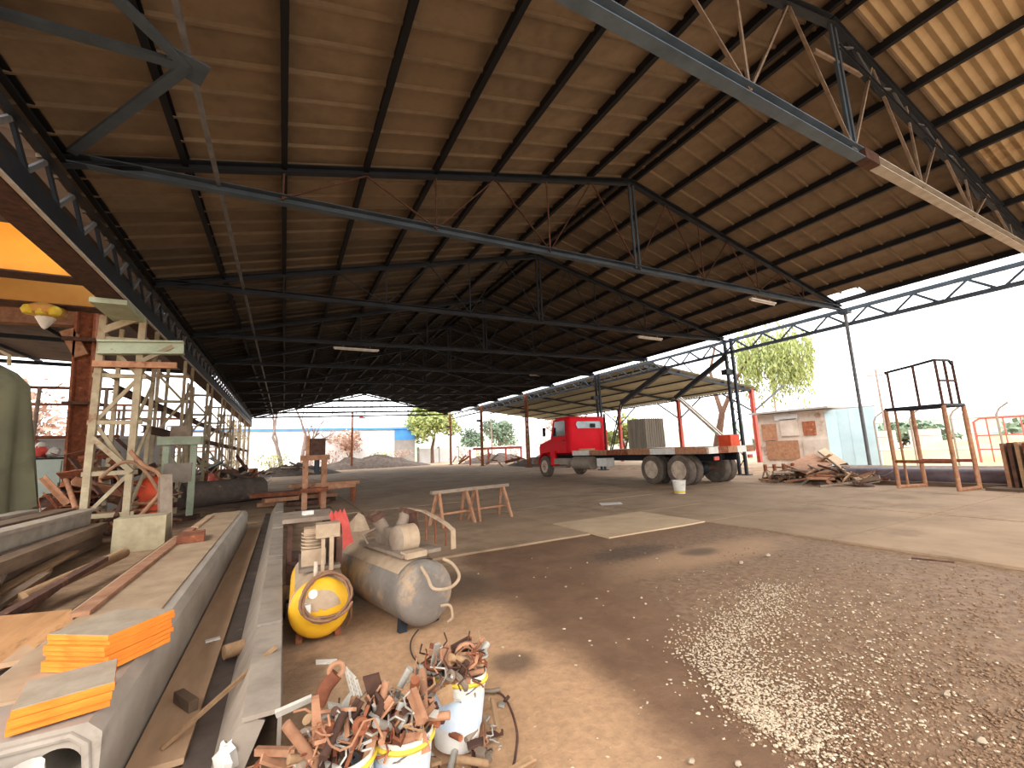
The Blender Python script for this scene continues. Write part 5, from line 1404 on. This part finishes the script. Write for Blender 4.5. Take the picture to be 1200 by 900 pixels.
for i, (x, y, h_, r_) in enumerate(((60, 22, 8, 6), (72, 12, 9, 7), (80, 2, 11, 7), (70, -8, 10, 7), (66, 34, 8, 6), (75, 45, 8, 6))):
    tree('yard_tree', ['first', 'second', 'third', 'fourth', 'fifth', 'sixth'][i]+' hazy grey-green tree on the right skyline, counted from the pole', (x, y, -1), h_*.55, r_*.75, 'leaf_grey', 'bark', 1500, .5, 20+i, zc=.5, squash=.4)

# ================================================================== BUILDINGS AND YARD
t = thing('blue_roof_building', 'long white building with bright blue fascia beyond the far gable', 'building', (4, 68, 0))
MB().box((3.5, 68, 2.6), (27.5, 8, 5.2)).build('wall', 'white_wall', t)
MB().box((3.5, 68, 5.3), (28.2, 8.5, .28)).build('fascia', 'blue_roof', t)
MB().box((15.8, 63.96, 4.4), (3.0, .14, 1.6)).build('blue_panel', 'blue_roof', t)
MB().box((15.8, 63.97, 1.8), (3.0, .12, 3.6)).build('grey_panel', 'wall_grey', t)
t = thing('boundary_wall', 'low white boundary wall beyond the far right columns', 'wall', (26, 70, 0))
for i in range(8): MB().box((20+i*3.4, 66+i*.4, 1.1), (3.3, .2, 2.2)).build('panel', 'white_wall', t)
for i in range(9): MB().box((18.3+i*3.4, 65.8+i*.4, 1.2), (.3, .3, 2.5)).build('pier', 'wall_grey', t)
c = PY(412, 548, 53)
t = thing('lamp_post', 'brown steel lamp post with red lamp arm at the far gable', 'lamp post', V(c.x, 53, 0))
MB().cyl((c.x, 53, 0), (c.x, 53, 6.6), .14, 10, r2=.1).build('post', 'rust', t)
MB().bar((c.x, 53, 6.2), (c.x+1.2, 53, 6.1), .12).build('arm', 'rust', t)
MB().box((c.x+1.1, 53, 5.95), (.7, .3, .2)).build('lamp_head', 'red_paint', t)
# end-bay rails near the far gable
t = thing('gable_frame', 'thin pipe frame across the far gable opening', 'frame', (2.5, 50.2, 0))
for z in (6.2, 6.9): MB().bar((-1, 50.2, z), (8, 50.2, z), .06).build('rail', 'rod_grey', t)
for x in (-.5, 2, 4.5, 7): MB().bar((x, 50.2, 6.0), (x, 50.2, 7.1), .06).build('post', 'rod_grey', t)
t = thing('red_barrier', 'low red steel frame between the far right columns', 'barrier', (21, 44, 0))
MB().bar((18.4, 44, 1.75), (24.5, 44, 1.75), .2, .25).build('beam', 'red_paint', t)
for x in (18, 20.2, 22.4, 24.4): MB().bar((x, 44, 0), (x, 44, 1.7), .15).build('leg', 'red_paint', t)
t = thing('pink_wall', 'long low pale panel fence beyond the truck', 'fence', (34, 40, 0))
for i in range(14):
    MB().box((31+i*.9, 44-i*2.3, .9), (.1, 2.2, 1.8), -.37).build('panel', 'white_pink', t)
# shack on the right
t = thing('yard_shack', 'pale weathered site shack with open front right of the truck', 'shack', (24, 13.5, 0))
MB().box((25.2, 13.3, 1.45), (2.4, 3.6, 2.9)).build('body', 'shack_wall', t)
MB().box((25.1, 13.3, 2.98), (3.0, 4.1, .1)).build('roof', 'wall_grey', t)
for i, (y, z, sy, sz, m) in enumerate(((14.5, 1.9, .8, .9, 'rust_pale'), (13.4, 2.1, .9, .9, 'shack_wall'), (12.4, 2.0, .6, .7, 'rust'), (13.9, .9, 1.7, 1.0, 'rust_pale'), (12.2, .8, 1.2, 1.2, 'shack_wall'), (13.5, 2.65, 1.2, .3, 'white_wall'))):
    MB().box((23.97, y, z), (.08, sy, sz)).build('panel', m, t)
t = thing('blue_hoarding', 'pale blue sheet hoarding right of the shack', 'hoarding', (24, 10.8, 0))
for i in range(4): MB().box((24.0+.02*(i % 2), 11.35-i*.52, 1.45), (.05, .51, 2.75)).build('panel', 'pale_blue', t)
MB().bar((24.05, 11.6, 2.85), (24.05, 9.5, 2.85), .06).build('rail', 'wall_grey', t)
for i in range(9):
    p = V(23.2, 9.3-i*1.25, 0)
    t = thing('fence_post', '%s bent-top fence post in the yard behind the rack' % ordinal[i].replace('nearest', 'first'), 'fence post', p, group='fence posts behind the rack')
    MB().tube([p, p+V(0, 0, 2.1), p+V(0, -.1, 2.3), p+V(0, -.35, 2.5)], .035, 8).build('post', 'dusty_grey', t)
    for z in (.8, 1.4, 2.0): MB().bar(p+V(0, 0, z), p+V(0, -1.25, z), .015).build('wire', 'rod_grey', t)
t = thing('red_railing', 'red pipe railing standing in the yard right of the rack', 'railing', (27, 5, 0))
pts = [V(27, 7.2, 0), V(27, 7.2, 1.9), V(27, 7.0, 2.05), V(27, 4.2, 2.05), V(27, 4.0, 1.9), V(27, 3.9, 0)]
MB().tube(pts, .045, 8).build('frame', 'red_paint', t)
for z in (.7, 1.3): MB().bar((27, 7.2, z), (27, 4.0, z), .06).build('rail', 'red_paint', t)
for i in range(6): MB().bar((27, 6.8-i*.5, 0), (27, 6.8-i*.5, 2.05), .04).build('baluster', 'red_paint', t)
t = thing('red_cart', 'red hand cart at the right edge of the yard', 'cart', (37, 4.5, 0))
MB().box((37, 4.5, 1.6), (.8, 2.4, .9)).build('body', 'red_paint', t)
MB().bar((37, 5.8, 1.9), (37, 7.0, 3.0), .12).build('arm', 'red_paint', t)
for y in (3.6, 5.4): MB().lathe([(0, -.1), (.5, -.1), (.5, .1), (0, .1)], (36.5, y, .5), (1, 0, 0), 18).build('wheel', 'tyre', t)
mound(31, 6.5, 4.5, 8, 1.2, 'earth_mound', 'long yellow earth bank in the yard behind the rack', 'yellow_earth', 21)
mound(29.5, -6, 3, 4, .8, 'earth_mound', 'yellow earth heap at the right edge of the yard', 'yellow_earth', 23)
mound(24, 3.6, 2.2, 2.0, .8, 'rubble_mound', 'pale rubble heap behind the right end of the rack', 'shack_wall', 27)
for i, (x, y, h_) in enumerate(((48, 28, 9), (52, 20, 8), (58, 8, 10), (40, 60, 10), (36, 63, 9), (31, 66, 8))):
    t = thing('utility_pole', '%s distant utility pole on the skyline counted from the right' % ordinal[5-i].replace('nearest', 'first'), 'pole', (x, y, 0), group='utility poles')
    MB().cyl((x, y, 0), (x, y, h_), .13, 8, r2=.09).build('post', 'bark_pale', t)
    MB().bar((x-.7, y+.7, h_-.6), (x+.7, y-.7, h_-.6), .12).build('cross_arm', 'bark_pale', t)
# skyline ridge
def ridge(u, v):
    a = math.radians(-35+150*u); R_ = 230+20*v
    h_ = (9+5*noise.noise(V(u*9, 0, 0))+2.5*noise.noise(V(u*31, 3, 0)))*(1-v if v > .5 else 2*v if v < .5 else 1)
    return V(math.sin(a)*R_, math.cos(a)*R_, -.5+max(0, h_ if v not in (0, 1) else 0))
o = MB().grid(ridge, 120, 4).build('wooded_ridge', 'hill', recalc=False); struct(o, 'hazy wooded ridge on the horizon')
# rusty machines and frames far under the trees at the left end
rn = random.Random(91)
for i in range(24):
    p = V(rn.uniform(-9, 3), rn.uniform(36, 50), .1+rn.random()*.7)
    scrap(p, rn, .8, 2.5, 'bpatr', label='scrap member lying at the far left end of the shed', group='scrap at the far left end', flat=.6, name='far_scrap', mats=('rust_dark', 'rust', 'dusty_steel', 'soil_heap'))
for i in range(30):
    p = V(rn.uniform(17.5, 24), rn.uniform(25, 52), .1+rn.random()*.6)
    scrap(p, rn, .6, 2.2, 'bpatr', label='scrap member lying along the far right eave', group='scrap along the far right eave', flat=.6, name='far_scrap', mats=('rust_dark', 'rust', 'dusty_steel', 'timber', 'rust_pale'))
for i in range(6):
    x = 19.5+i*.55; y = 30.5-i*.3
    piece(MB().bar((x, y, 0), (x+.3, y+.2, 2.2+rn.random()), .1, .06), 'leaning_plank', 'timber', '%s plank leaning by the rusty column left of the truck hood' % ordinal[i].replace('nearest', 'first'), 'plank', 'leaning planks')

rn = random.Random(101)
for i, (x, y, sz) in enumerate(((-1, 53, 1.6), (2.6, 55, 1.3), (5.2, 57, 1.8), (11.5, 60, 1.5), (14.5, 61, 1.7), (23, 58, 1.6), (26.5, 60, 1.5), (30, 56, 1.8))):
    t = thing('dry_shrub', '%s low dry shrub in the row beyond the far gable, counted from the left' % ordinal[i].replace('nearest', 'first'), 'shrub', (x, y, 0), group='dry shrubs')
    mb = MB()
    for k in range(9):
        a = rn.uniform(0, 2*PI); mb.tube([V(x, y, 0), V(x+.3*math.cos(a)*sz, y+.3*math.sin(a)*sz, sz*.6), V(x+.6*math.cos(a)*sz, y+.6*math.sin(a)*sz, sz*1.1)], .03, 5, r_end=.01)
    mb.build('stems', 'bark_pale', t)
    leaves(420, lambda: V(x+rn.gauss(0, .5)*sz, y+rn.gauss(0, .4)*sz, sz*(.15+1.1*rn.random())), .12, rn).build('foliage', 'leaf_dry' if i % 3 else 'leaf_lime', t, kind='stuff', recalc=False)
